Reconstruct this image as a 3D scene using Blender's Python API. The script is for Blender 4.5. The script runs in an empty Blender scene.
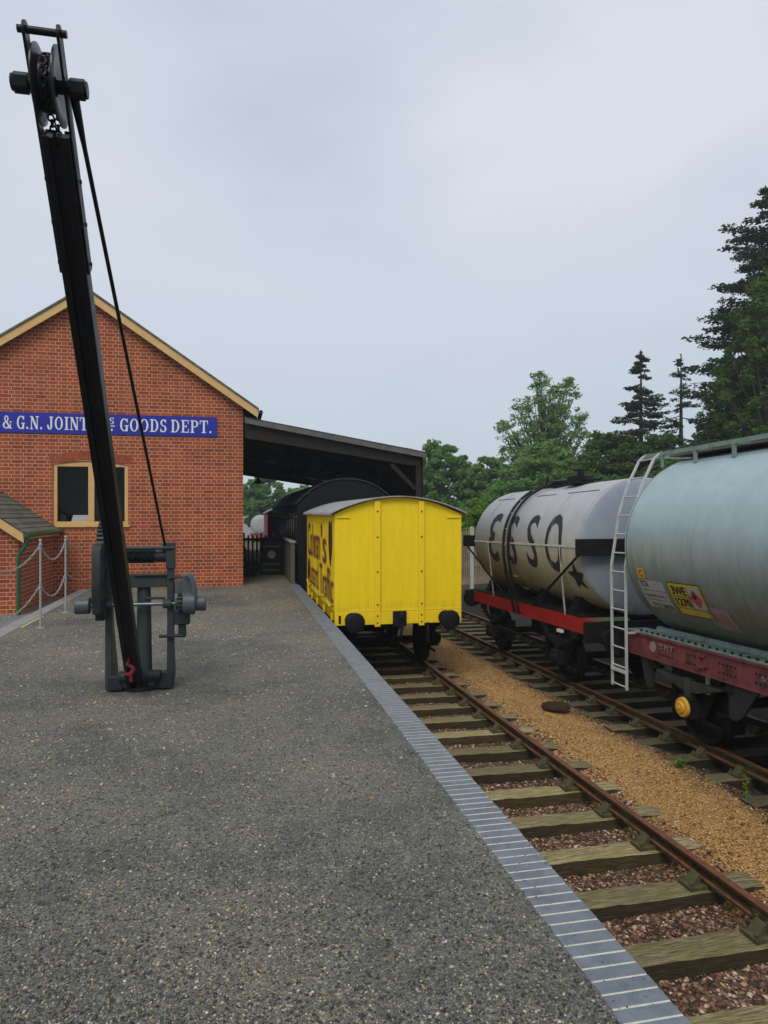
import bpy, bmesh, math, random
import numpy as np
from mathutils import Vector, Matrix
R = math.radians
random.seed(7); rng = np.random.default_rng(7)
scene = bpy.context.scene
COL = scene.collection

# ------------------------------------------------------------ camera
FPX = 700.0; CAMZ = 1.9; YAW = R(12.0)
cd = bpy.data.cameras.new('camera'); cam = bpy.data.objects.new('camera', cd); COL.objects.link(cam)
cam.location = (0, 0, CAMZ); cam.rotation_euler = (R(90.0), 0, -YAW)
cd.sensor_fit = 'VERTICAL'; cd.sensor_height = 24; cd.sensor_width = 18; cd.lens = FPX/1024*24
cd.shift_y = 1/1024; cd.clip_end = 3000; cd.clip_start = 0.05
scene.camera = cam
# ------------------------------------------------------------ world: overcast sky
w = bpy.data.worlds.new('World'); scene.world = w; w.use_nodes = True
nt = w.node_tree; nt.nodes.clear(); N = nt.nodes.new; L = nt.links.new
out = N('ShaderNodeOutputWorld'); bg = N('ShaderNodeBackground'); bg.inputs[1].default_value = 0.1
sky = N('ShaderNodeTexSky'); sky.sky_type = 'NISHITA'; sky.sun_disc = False
SUN_EL, SUN_AZ = R(48), R(205)
sky.sun_elevation = SUN_EL; sky.sun_rotation = SUN_AZ
tc = N('ShaderNodeTexCoord'); mp = N('ShaderNodeMapping'); mp.inputs['Scale'].default_value = (1.0, 1.0, 2.0)
sz_ = N('ShaderNodeSeparateXYZ'); hr = N('ShaderNodeValToRGB'); hr.color_ramp.elements[0].position = 0; hr.color_ramp.elements[1].position = .42
hr.color_ramp.elements[0].color = (1,1,1,1); hr.color_ramp.elements[1].color = (0,0,0,1); hm = N('ShaderNodeMix'); hm.data_type = 'RGBA'; hm.inputs[7].default_value = (4.75, 5.5, 6.2, 1)
n1 = N('ShaderNodeTexNoise'); n1.inputs['Scale'].default_value = 1.5; n1.inputs['Detail'].default_value = 5; n1.inputs['Roughness'].default_value = .45
cr = N('ShaderNodeValToRGB'); cr.color_ramp.elements[0].position = .37; cr.color_ramp.elements[1].position = .63
cr.color_ramp.elements[0].color = (4.85, 5.4, 6.3, 1); cr.color_ramp.elements[1].color = (6.95, 7.25, 8.0, 1)
mx = N('ShaderNodeMix'); mx.data_type = 'RGBA'; mx.inputs[0].default_value = .9
L(tc.outputs['Generated'], mp.inputs[0]); L(mp.outputs[0], n1.inputs[0]); L(n1.outputs[0], cr.inputs[0])
L(tc.outputs['Generated'], sz_.inputs[0]); L(sz_.outputs[2], hr.inputs[0]); L(hr.outputs[0], hm.inputs[0]); L(cr.outputs[0], hm.inputs[6])
L(sky.outputs[0], mx.inputs[6]); L(hm.outputs[2], mx.inputs[7]); L(mx.outputs[2], bg.inputs[0]); L(bg.outputs[0], out.inputs[0])
sl = bpy.data.lights.new('sun', 'SUN'); sl.energy = 1.5; sl.angle = R(28); sl.color = (1, .94, .82)
so = bpy.data.objects.new('sun', sl); COL.objects.link(so)
sd = Vector((math.sin(SUN_AZ)*math.cos(SUN_EL), math.cos(SUN_AZ)*math.cos(SUN_EL), math.sin(SUN_EL)))
so.rotation_euler = sd.to_track_quat('Z', 'Y').to_euler()
vs = scene.view_settings; vs.view_transform = 'Standard'; vs.look = 'None'; vs.exposure = 0.22; vs.gamma = 1; vs.use_curve_mapping = False

def cw(px, fwd):
    "ground position of a bearing (column of the photo) at a distance"
    r = (px-384)/FPX*fwd
    return r*math.cos(YAW)+fwd*math.sin(YAW), -r*math.sin(YAW)+fwd*math.cos(YAW)
def zat(py, fwd): return CAMZ+(513-py)/FPX*fwd

# ------------------------------------------------------------ materials
MATS = {}
def newmat(name):
    m = bpy.data.materials.new(name); m.use_nodes = True
    n = m.node_tree; return m, n, n.nodes['Principled BSDF']
def ramp(nt, fac, stops):
    c = nt.nodes.new('ShaderNodeValToRGB'); e = c.color_ramp.elements
    while len(e) < len(stops): e.new(.5)
    for i, (p, col) in enumerate(stops): e[i].position = p; e[i].color = (*col, 1)
    if fac is not None: nt.links.new(fac, c.inputs[0])
    return c.outputs[0]
def noise(nt, scale, detail=4, rough=.6, vec=None, dist=0):
    t = nt.nodes.new('ShaderNodeTexNoise'); t.inputs['Scale'].default_value = scale; t.inputs['Detail'].default_value = detail
    t.inputs['Roughness'].default_value = rough; t.inputs['Distortion'].default_value = dist
    if vec is not None: nt.links.new(vec, t.inputs[0])
    return t.outputs[0]
def objco(nt, scale=(1,1,1)):
    t = nt.nodes.new('ShaderNodeTexCoord'); m = nt.nodes.new('ShaderNodeMapping'); m.inputs['Scale'].default_value = scale
    nt.links.new(t.outputs['Object'], m.inputs[0]); return m.outputs[0]
def mixc(nt, f, a, b, mode='MIX'):
    m = nt.nodes.new('ShaderNodeMix'); m.data_type = 'RGBA'; m.blend_type = mode
    for i, v in ((0, f), (6, a), (7, b)):
        if isinstance(v, (int, float)): m.inputs[i].default_value = v
        elif isinstance(v, tuple): m.inputs[i].default_value = (*v, 1)
        else: nt.links.new(v, m.inputs[i])
    return m.outputs[2]
def math_(nt, op, a, b=0.0):
    m = nt.nodes.new('ShaderNodeMath'); m.operation = op
    for i, v in ((0, a), (1, b)):
        if isinstance(v, (int, float)): m.inputs[i].default_value = v
        else: nt.links.new(v, m.inputs[i])
    return m.outputs[0]
def bump(nt, bs, h, strength=.3, dist=.01):
    b = nt.nodes.new('ShaderNodeBump'); b.inputs['Strength'].default_value = strength; b.inputs['Distance'].default_value = dist
    nt.links.new(h, b.inputs['Height']); nt.links.new(b.outputs[0], bs.inputs['Normal'])
def mat(name, col, rough=.6, metal=0, var=.25, scale=6, dirt=None, dscale=3, bmp=.15, stretch=(1,1,1), dlo=.5, dhi=.7):
    "painted / worn surface: base colour with mottling, dirt patches, fine bump"
    if name in MATS: return MATS[name]
    m, n, b = newmat(name)
    v = objco(n, stretch)
    f = noise(n, scale, 5, .65, v)
    c = ramp(n, f, [(.3, tuple(x*(1-var) for x in col)), (.7, tuple(min(1, x*(1+var)) for x in col))])
    if dirt:
        d = noise(n, dscale, 6, .7, v)
        fac = ramp(n, d, [(dlo, (0,0,0)), (dhi, (1,1,1))])
        c = mixc(n, fac, c, dirt)
    n.links.new(c, b.inputs['Base Color'])
    b.inputs['Roughness'].default_value = rough; b.inputs['Metallic'].default_value = metal
    if max(col) < .06: b.inputs['Specular IOR Level'].default_value = .22
    rr = ramp(n, noise(n, scale*2.3, 4, .6, v), [(.3, (rough*.85,)*3), (.7, (min(1, rough*1.15),)*3)])
    n.links.new(rr, b.inputs['Roughness'])
    if bmp: bump(n, b, noise(n, scale*6, 4, .7, v), bmp, .004)
    MATS[name] = m; return m

def brick_mat(name, axis):
    m, n, b = newmat(name)
    t = n.nodes.new('ShaderNodeTexCoord'); s = n.nodes.new('ShaderNodeSeparateXYZ'); c = n.nodes.new('ShaderNodeCombineXYZ')
    n.links.new(t.outputs['Object'], s.inputs[0]); n.links.new(s.outputs[axis], c.inputs[0]); n.links.new(s.outputs[2], c.inputs[1])
    br = n.nodes.new('ShaderNodeTexBrick'); n.links.new(c.outputs[0], br.inputs[0])
    br.offset = .5; br.squash = .5; br.squash_frequency = 2
    br.inputs['Scale'].default_value = 1; br.inputs['Brick Width'].default_value = .267; br.inputs['Row Height'].default_value = .089
    br.inputs['Mortar Size'].default_value = .0082; br.inputs['Mortar Smooth'].default_value = .15; br.inputs['Bias'].default_value = -.1
    br.inputs['Color1'].default_value = (.41, .078, .028, 1); br.inputs['Color2'].default_value = (.23, .040, .020, 1)
    br.inputs['Mortar'].default_value = (.53, .36, .20, 1)
    big = noise(n, 1.1, 4, .6, t.outputs['Object']); fin = noise(n, 45, 3, .7, t.outputs['Object'])
    col = mixc(n, 1.0, br.outputs[0], ramp(n, big, [(.3, (.78,.76,.74)), (.7, (1.08,1.04,1.0))]), 'MULTIPLY')
    col = mixc(n, 1.0, col, ramp(n, fin, [(.3, (.82,.82,.82)), (.75, (1.12,1.12,1.12))]), 'MULTIPLY')
    # pale efflorescence patches
    col = mixc(n, ramp(n, noise(n, .9, 6, .75, t.outputs['Object']), [(.6, (0,0,0)), (.8, (.18,.18,.18))]), col, (.38, .24, .16))
    n.links.new(col, b.inputs['Base Color']); b.inputs['Roughness'].default_value = .9
    h = math_(n, 'SUBTRACT', math_(n, 'MULTIPLY', fin, .3), br.outputs['Fac'])
    bump(n, b, h, .7, .006); return m

def stone_mat(name, stops, rough=.85, tint=None):
    m, n, b = newmat(name); g = n.nodes.new('ShaderNodeNewGeometry')
    c = ramp(n, g.outputs['Random Per Island'], stops)
    if tint: c = mixc(n, 1.0, c, ramp(n, noise(n, .55, 6, .65, objco(n)), tint), 'MULTIPLY')
    n.links.new(c, b.inputs['Base Color']); b.inputs['Roughness'].default_value = rough; return m
def leaf_mat(name, dark, mid, light, trans=.35):
    m, n, b = newmat(name); n.nodes.remove(b); o = n.nodes['Material Output']
    g = n.nodes.new('ShaderNodeNewGeometry'); c = ramp(n, g.outputs['Random Per Island'], [(0, dark), (.5, mid), (1, light)])
    d = n.nodes.new('ShaderNodeBsdfDiffuse'); t = n.nodes.new('ShaderNodeBsdfTranslucent'); mm = n.nodes.new('ShaderNodeMixShader')
    mm.inputs[0].default_value = trans; n.links.new(c, d.inputs[0]); n.links.new(c, t.inputs[0])
    n.links.new(d.outputs[0], mm.inputs[1]); n.links.new(t.outputs[0], mm.inputs[2]); n.links.new(mm.outputs[0], o.inputs[0]); return m

def gravel_mat(name, stops, tint, scale=95, bs=.6):
    m, n, b = newmat(name); v = objco(n)
    vo = n.nodes.new('ShaderNodeTexVoronoi'); vo.inputs['Scale'].default_value = scale; n.links.new(v, vo.inputs[0])
    sp = n.nodes.new('ShaderNodeSeparateColor'); n.links.new(vo.outputs['Color'], sp.inputs[0])
    c = ramp(n, sp.outputs[0], stops)
    v2 = n.nodes.new('ShaderNodeTexVoronoi'); v2.inputs['Scale'].default_value = scale*2.7; n.links.new(v, v2.inputs[0])
    s2 = n.nodes.new('ShaderNodeSeparateColor'); n.links.new(v2.outputs['Color'], s2.inputs[0])
    c = mixc(n, .45, c, ramp(n, s2.outputs[1], stops))
    c = mixc(n, 1.0, c, ramp(n, noise(n, .55, 6, .65, v), tint), 'MULTIPLY')
    c = mixc(n, 1.0, c, ramp(n, noise(n, 7, 5, .7, v), [(.3, (.82,)*3), (.7, (1.15,)*3)]), 'MULTIPLY')
    n.links.new(c, b.inputs['Base Color']); b.inputs['Roughness'].default_value = .92
    h = math_(n, 'ADD', math_(n, 'MULTIPLY', vo.outputs['Distance'], -1.0), math_(n, 'MULTIPLY', v2.outputs['Distance'], -.4))
    bump(n, b, h, bs, .008); return m

TINT = [(.34, (.60,.64,.70)), (.48, (.95,.97,.98)), (.68, (1.36,1.30,1.14))]
M_gravel = gravel_mat('platform_gravel', [(0, (.04,.041,.038)), (.45, (.102,.103,.095)), (.8, (.175,.172,.152)), (.93, (.27,.225,.14)), (1, (.5,.44,.33))],
                      TINT)
M_litter = gravel_mat('litter', [(0, (.03,.016,.010)), (.4, (.09,.045,.028)), (.75, (.17,.09,.055)), (1, (.34,.25,.17))], [(.3, (.6,.55,.5)), (.7, (1,1,1))], 40, .9)
M_orange = gravel_mat('orange_gravel', [(0, (.17,.085,.024)), (.5, (.34,.18,.05)), (.85, (.50,.30,.10)), (1, (.66,.50,.28))], [(.3, (.72,.70,.66)), (.7, (1.05,1.03,1.0))], 60, .6)
M_brickx = brick_mat('brick_x', 0); M_bricky = brick_mat('brick_y', 1)
M_black = mat('black_paint', (.007,.007,.008), .55, var=.4, dirt=(.02,.018,.016), dlo=.55, dhi=.8)
M_jib = mat('jib_paint', (.007,.007,.009), .42, var=.3, dirt=(.02,.02,.02), dlo=.6, dhi=.85)
M_grey = mat('crane_grey', (.036,.046,.048), .45, var=.18, dirt=(.05,.05,.045), dlo=.55, dhi=.8, scale=9)
M_boss = mat('boss_grey', (.065,.08,.088), .45, var=.18, dirt=(.05,.05,.045), dlo=.55, dhi=.8, scale=9)
M_dkgrey = mat('dark_grey', (.022,.026,.027), .5, var=.3)
M_redp = mat('red_paint', (.14,.004,.007), .5, var=.2)
M_rail = mat('rusty_rail', (.16,.055,.028), .75, .1, var=.35, scale=14, dirt=(.06,.03,.02), bmp=.4)
M_railside = mat('rail_side', (.055,.038,.016), .85, 0, var=.4, scale=14, dirt=(.08,.075,.02), dlo=.5, dhi=.65, bmp=.4)
M_chair = mat('rail_chair', (.07,.062,.025), .9, var=.4, scale=20, dirt=(.11,.12,.03), bmp=.5)
def sleeper_mat(nm='sleeper_wood', k=1.0):
    m, n, b = newmat(nm); v = objco(n, (1.6, 26, 26)); v0 = objco(n)
    oi = n.nodes.new('ShaderNodeObjectInfo')
    g = noise(n, 3.2, 6, .75, v, .3)
    c = ramp(n, g, [(.30, (.02,.015,.008)), (.43, (.13,.105,.042)), (.60, (.36,.32,.19)), (.8, (.56,.52,.39))])
    mo = ramp(n, noise(n, 4, 6, .75, v0), [(.50, (0,0,0)), (.68, (.7,.7,.7))])
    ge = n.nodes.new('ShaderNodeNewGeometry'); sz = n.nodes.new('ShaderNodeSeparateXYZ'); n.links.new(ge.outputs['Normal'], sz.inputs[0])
    side = ramp(n, sz.outputs[2], [(.3, (.20,.17,.12)), (.75, (1,1,1))])   # flanks darker than the top face
    c = mixc(n, mo, c, (.19, .18, .035))
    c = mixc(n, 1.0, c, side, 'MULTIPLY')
    c = mixc(n, 1.0, c, ramp(n, oi.outputs['Random'], [(0, (.68*k,.66*k,.62*k)), (1, (1.35*k,1.3*k,1.2*k))]), 'MULTIPLY')
    n.links.new(c, b.inputs['Base Color']); b.inputs['Roughness'].default_value = .9; bump(n, b, g, .8, .01); return m
M_sleeper = sleeper_mat(); M_sleeper2 = sleeper_mat('shaded_sleeper_wood', .5)  # second one is a darker copy, wagon shade put into its colour
def yellow_mat():
    m, n, b = newmat('yellow_planks'); v = objco(n); s = n.nodes.new('ShaderNodeSeparateXYZ'); n.links.new(v, s.inputs[0])
    a = math_(n, 'ADD', s.outputs[0], s.outputs[1])
    f = math_(n, 'FRACT', math_(n, 'MULTIPLY', a, 1/.165))
    gr = ramp(n, f, [(0, (0,0,0)), (.035, (1,1,1)), (.965, (1,1,1)), (1, (0,0,0))])
    c = ramp(n, noise(n, 2.5, 6, .7, objco(n, (3,3,.6))), [(.3, (.82,.58,.004)), (.7, (.90,.67,.007))])
    c = mixc(n, ramp(n, noise(n, 5, 6, .8, objco(n, (2,2,.5))), [(.58, (0,0,0)), (.8, (.25,.25,.25))]), c, (.50,.33,.02))
    zl = math_(n, 'ADD', math_(n, 'MULTIPLY', s.outputs[2], .5), math_(n, 'MULTIPLY', noise(n, 6, 6, .8, objco(n, (2,2,.6))), .35))
    c = mixc(n, ramp(n, zl, [(.74, (.3,.3,.3)), (.88, (0,0,0))]), c, (.26,.17,.035))
    c = mixc(n, 1.0, c, ramp(n, gr, [(0, (.86,.82,.7)), (1, (1,1,1))]), 'MULTIPLY')
    n.links.new(c, b.inputs['Base Color']); b.inputs['Roughness'].default_value = .65; b.inputs['Specular IOR Level'].default_value = .3
    bump(n, b, gr, .35, .004); return m
M_yplank = yellow_mat()
M_yellow = mat('yellow_paint', (.86,.62,.005), .5, var=.06, dirt=(.5,.33,.02), dlo=.62, dhi=.9)
M_roofgrey = mat('van_roof', (.30,.305,.31), .75, var=.2, dirt=(.12,.12,.11))
M_brown = mat('brown_letters', (.20,.035,.012), .6, var=.15)
M_darkbrown = mat('emblem_brown', (.05,.022,.012), .6)
M_blue = mat('sign_blue', (.003,.012,.30), .4, var=.08, bmp=0)
M_white = mat('white_letters', (.72,.72,.74), .5, var=.05, bmp=0)
M_cream = mat('cream_timber', (.62,.385,.14), .5, var=.1, dirt=(.35,.2,.06), dlo=.6, dhi=.85)
M_glass = mat('dark_glass', (.006,.007,.008), .08, var=.1, bmp=0)
M_slate = None
M_green = mat('green_pipe', (.008,.09,.03), .4, var=.15)
M_galv = mat('galvanised', (.36,.38,.38), .5, .3, var=.2)
M_alum = mat('ladder_grey', (.5,.53,.53), .5, .2, var=.15, dirt=(.25,.24,.2), dlo=.6, dhi=.8)
M_timber = mat('dark_timber', (.022,.017,.013), .85, var=.4, stretch=(1,1,6), bmp=.4)
M_fascia = mat('fascia_timber', (.10,.095,.09), .8, var=.25)
M_kerb = mat('kerb_stone', (.26,.26,.25), .85, var=.15, dirt=(.16,.16,.13))
M_yline = mat('worn_yellow_line', (.5,.42,.2), .8)
M_edge = mat('engineering_brick', (.140,.162,.190), .6, var=.22, scale=7, dirt=(.075,.085,.11), dscale=5, dlo=.5, dhi=.8, bmp=.3)
M_mortar = mat('mortar', (.55,.53,.43), .9, var=.2, scale=25)
M_redsole = mat('red_solebar', (.36,.010,.010), .55, var=.3, dirt=(.10,.03,.02), dlo=.50, dhi=.8, dscale=2.5)
def tank_mat(name, col, low, stain, r, amt, lo=.45, hi=.62):
    m, n, b = newmat(name); v = objco(n); s = n.nodes.new('ShaderNodeSeparateXYZ'); n.links.new(v, s.inputs[0])
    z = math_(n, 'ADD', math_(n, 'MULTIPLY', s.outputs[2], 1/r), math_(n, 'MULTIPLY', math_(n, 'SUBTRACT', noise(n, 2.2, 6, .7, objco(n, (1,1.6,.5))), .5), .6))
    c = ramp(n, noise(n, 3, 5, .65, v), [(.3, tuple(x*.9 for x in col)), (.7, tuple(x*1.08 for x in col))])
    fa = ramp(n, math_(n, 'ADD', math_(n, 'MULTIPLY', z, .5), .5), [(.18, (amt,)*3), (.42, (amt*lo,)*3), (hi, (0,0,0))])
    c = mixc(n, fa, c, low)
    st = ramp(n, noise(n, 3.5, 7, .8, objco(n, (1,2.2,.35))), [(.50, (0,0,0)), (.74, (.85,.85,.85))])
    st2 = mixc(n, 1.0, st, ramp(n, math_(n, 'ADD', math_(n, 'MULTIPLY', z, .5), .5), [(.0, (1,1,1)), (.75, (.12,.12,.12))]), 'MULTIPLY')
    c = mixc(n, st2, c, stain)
    n.links.new(c, b.inputs['Base Color']); b.inputs['Roughness'].default_value = .42
    bump(n, b, noise(n, 2.6, 2, .4, v), .06, .03); return m
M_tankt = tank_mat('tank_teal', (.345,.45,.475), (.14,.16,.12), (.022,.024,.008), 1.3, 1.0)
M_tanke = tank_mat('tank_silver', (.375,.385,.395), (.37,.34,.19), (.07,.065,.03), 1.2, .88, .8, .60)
M_tanke_end = tank_mat('tank_silver_end', (.27,.31,.37), (.16,.18,.18), (.08,.09,.08), 1.2, .5)
M_teal = mat('teal_ledge', (.185,.26,.235), .6, var=.15, dirt=(.05,.06,.03), dlo=.5, dhi=.7, scale=9)
M_pinksole = mat('faded_red_solebar', (.155,.034,.036), .7, var=.3, dirt=(.05,.018,.016), dlo=.48, dhi=.66, dscale=4)
M_under = mat('underframe', (.007,.0065,.006), .85, var=.4, dirt=(.018,.016,.012), dlo=.55, dhi=.75)  # black deepened to carry the shade beneath the wagons
M_leaf = mat('spring_grey', (.04,.042,.038), .55, var=.3)
M_wheel = mat('wheel_rust_shaded', (.009,.007,.006), .8, 0, var=.3)  # rust darkened to near black, under-wagon shade is in the colour
M_axyellow = mat('axlebox_yellow', (.62,.34,.03), .5, var=.12, dirt=(.15,.09,.02), dlo=.6, dhi=.8)
M_lab_y = mat('plate_yellow', (.52,.42,.03), .5, var=.1, bmp=0, dirt=(.3,.26,.06), dlo=.6, dhi=.8)
M_lab_w = mat('plate_white', (.33,.37,.37), .5, var=.1, bmp=0)
M_lab_p = mat('plate_pink', (.27,.20,.19), .6, var=.1, bmp=0)
M_lab_o = mat('plate_orange', (.65,.33,.04), .5, var=.05, bmp=0)
M_lab_r = mat('diamond_red', (.40,.05,.05), .5, var=.1, bmp=0)
M_letter = mat('painted_letter', (.030,.032,.034), .6, dirt=(.09,.085,.07), dlo=.6, dhi=.8, dscale=5, bmp=0)
M_ink = mat('ink', (.02,.022,.022), .6, bmp=0)
M_rustplate = mat('rusty_cover', (.045,.025,.014), .8, .1, var=.4, bmp=.5)
M_fencewood = mat('fence_wood', (.27,.20,.14), .9, var=.35, scale=3)
M_conc = mat('concrete', (.42,.42,.38), .9, var=.15)
M_bark = mat('bark', (.06,.045,.035), .95, var=.4, stretch=(3,3,.6), bmp=.5)
M_parapet = mat('parapet', (.10,.09,.055), .85, var=.2)
M_floorc = mat('canopy_floor', (.16,.14,.11), .85, var=.15)
M_path = mat('side_path', (.17,.175,.17), .85, var=.15)

# ------------------------------------------------------------ mesh builder
class MB:
    def __init__(s): s.v = []; s.f = []
    def add(s, vs, fs):
        o = len(s.v); s.v += [tuple(p) for p in vs]; s.f += [tuple(i+o for i in f) for f in fs]
    def box(s, x0, x1, y0, y1, z0, z1, M=None):
        vs = [Vector(p) for p in ((x0,y0,z0),(x1,y0,z0),(x1,y1,z0),(x0,y1,z0),(x0,y0,z1),(x1,y0,z1),(x1,y1,z1),(x0,y1,z1))]
        if M: vs = [M @ p for p in vs]
        s.add(vs, [(0,3,2,1),(4,5,6,7),(0,1,5,4),(1,2,6,5),(2,3,7,6),(3,0,4,7)])
    def beam(s, a, b, w, h, up=(0,0,1)):
        a, b = Vector(a), Vector(b); d = b-a; l = d.length; d.normalize(); u = Vector(up)
        x = d.cross(u)
        if x.length < 1e-4: x = d.cross(Vector((1,0,0)))
        x.normalize(); z = x.cross(d)
        M = Matrix((x, d, z)).transposed().to_4x4(); M.translation = a
        s.box(-w/2, w/2, 0, l, -h/2, h/2, M)
    def cyl(s, a, b, r, n=16, r2=None, caps=True):
        a, b = Vector(a), Vector(b); d = (b-a).normalized(); r2 = r if r2 is None else r2
        x = d.orthogonal().normalized(); y = d.cross(x)
        ring = lambda c, q: [c+x*q*math.cos(2*math.pi*i/n)+y*q*math.sin(2*math.pi*i/n) for i in range(n)]
        vs = ring(a, r)+ring(b, r2); fs = [(i, (i+1) % n, n+(i+1) % n, n+i) for i in range(n)]
        if caps: fs += [tuple(range(n))[::-1], tuple(range(n, 2*n))]
        s.add(vs, fs)
    def tube(s, pts, r, n=8):
        pts = [Vector(p) for p in pts]; vs = []; m = len(pts); x = None
        for k, p in enumerate(pts):
            d = (pts[min(k+1, m-1)]-pts[max(k-1, 0)]).normalized()
            x = d.orthogonal().normalized() if x is None else (x-d*x.dot(d)).normalized()
            y = d.cross(x); rr = r[k] if isinstance(r, (list, tuple)) else r
            vs += [p+x*rr*math.cos(2*math.pi*i/n)+y*rr*math.sin(2*math.pi*i/n) for i in range(n)]
        fs = [(k*n+i, k*n+(i+1) % n, (k+1)*n+(i+1) % n, (k+1)*n+i) for k in range(m-1) for i in range(n)]
        fs += [tuple(range(n))[::-1], tuple(range((m-1)*n, m*n))]
        s.add(vs, fs)
    def lathe(s, prof, c=(0,0,0), axis='y', n=48):
        "prof: (position along axis, radius)"
        c = Vector(c); vs = []
        for t, r in prof:
            for i in range(n):
                a = 2*math.pi*i/n; p, q = r*math.cos(a), r*math.sin(a)
                vs.append(c+{'y': Vector((p, t, q)), 'x': Vector((t, p, q)), 'z': Vector((p, q, t))}[axis])
        m = len(prof); fs = [(k*n+i, k*n+(i+1) % n, (k+1)*n+(i+1) % n, (k+1)*n+i) for k in range(m-1) for i in range(n)]
        fs += [tuple(range(n))[::-1], tuple(range((m-1)*n, m*n))]
        s.add(vs, fs)
    def prism(s, poly, a0, a1, axis='y'):
        "poly of 2-D points (x,z) for y / (y,z) for x / (x,y) for z"
        f = {'y': lambda p, t: (p[0], t, p[1]), 'x': lambda p, t: (t, p[0], p[1]), 'z': lambda p, t: (p[0], p[1], t)}[axis]
        n = len(poly); s.add([f(p, a0) for p in poly]+[f(p, a1) for p in poly],
              [tuple(range(n))[::-1], tuple(range(n, 2*n))]+[(i, (i+1) % n, n+(i+1) % n, n+i) for i in range(n)])
    def build(s, name, m, parent=None, bevel=0, smooth=True, loc=None):
        me = bpy.data.meshes.new(name); me.from_pydata(s.v, [], s.f)
        bm = bmesh.new(); bm.from_mesh(me); bmesh.ops.recalc_face_normals(bm, faces=bm.faces); bm.to_mesh(me); bm.free()
        if smooth:
            me.polygons.foreach_set('use_smooth', [True]*len(me.polygons)); me.set_sharp_from_angle(angle=R(35))
        for q in (m if isinstance(m, (list, tuple)) else [m]): me.materials.append(q)
        o = bpy.data.objects.new(name, me); COL.objects.link(o)
        if parent: o.parent = parent
        if loc: o.location = loc
        if bevel:
            b = o.modifiers.new('bevel', 'BEVEL'); b.width = bevel; b.segments = 2; b.limit_method = 'ANGLE'; b.angle_limit = R(50)
        return o
def fast(name, V, F, m, parent=None, smooth=False):
    "V (n,3) array, F (k,c) array of equal-size faces"
    me = bpy.data.meshes.new(name); me.vertices.add(len(V)); me.vertices.foreach_set('co', V.astype(np.float32).ravel())
    c = F.shape[1]; me.loops.add(F.size); me.loops.foreach_set('vertex_index', F.astype(np.int32).ravel())
    me.polygons.add(len(F)); me.polygons.foreach_set('loop_start', np.arange(0, F.size, c, dtype=np.int32)); me.polygons.foreach_set('loop_total', np.full(len(F), c, dtype=np.int32))
    me.update(calc_edges=True); me.validate()
    if smooth: me.polygons.foreach_set('use_smooth', [True]*len(me.polygons))
    me.materials.append(m); o = bpy.data.objects.new(name, me); COL.objects.link(o); o.parent = parent; return o
def tag(o, label=None, cat=None, group=None, kind=None):
    if label: o['label'] = label
    if cat: o['category'] = cat
    if group: o['group'] = group
    if kind: o['kind'] = kind
    return o
def thing(name, label, cat, loc=(0,0,0), rot=(0,0,0), group=None):
    o = bpy.data.objects.new(name, None); o.empty_display_size = .2; COL.objects.link(o); o.location = loc; o.rotation_euler = rot
    return tag(o, label, cat, group)
def copy_tree(o, parent=None):
    c = o.copy(); COL.objects.link(c); c.parent = parent
    for ch in o.children: copy_tree(ch, c)
    return c

# text as 2-D mesh (built-in font), cut into strips so that it can follow a curved plate
def text2d(s, size, bold=0.0, sx=1.0):
    cu = bpy.data.curves.new('txt', 'FONT'); cu.body = s; cu.size = size; cu.offset = bold; cu.resolution_u = 3; cu.align_x = 'CENTER'
    o = bpy.data.objects.new('txt', cu); COL.objects.link(o)
    dg = bpy.context.evaluated_depsgraph_get(); me = bpy.data.meshes.new_from_object(o.evaluated_get(dg))
    bm = bmesh.new(); bm.from_mesh(me); bpy.data.meshes.remove(me); bpy.data.objects.remove(o); bpy.data.curves.remove(cu)
    bmesh.ops.remove_doubles(bm, verts=bm.verts, dist=1e-5)
    for v in bm.verts: v.co.x *= sx
    ys = [v.co.y for v in bm.verts]; lo, hi = min(ys), max(ys)
    for k in range(1, 14):
        bmesh.ops.bisect_plane(bm, geom=bm.verts[:]+bm.edges[:]+bm.faces[:], plane_co=(0, lo+(hi-lo)*k/14, 0), plane_no=(0,1,0))
    vs = [v.co.copy() for v in bm.verts]; bm.verts.index_update(); fs = [tuple(v.index for v in f.verts) for f in bm.faces]; bm.free()
    cx = (min(v.x for v in vs)+max(v.x for v in vs))/2; cy = (lo+hi)/2
    return [Vector((v.x-cx, v.y-cy, 0)) for v in vs], fs
def gridpoly(w, h, nx=4, ny=8):
    vs = [Vector((-w/2+w*i/nx, -h/2+h*j/ny, 0)) for j in range(ny+1) for i in range(nx+1)]
    return vs, [(j*(nx+1)+i, j*(nx+1)+i+1, (j+1)*(nx+1)+i+1, (j+1)*(nx+1)+i) for j in range(ny) for i in range(nx)]

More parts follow.
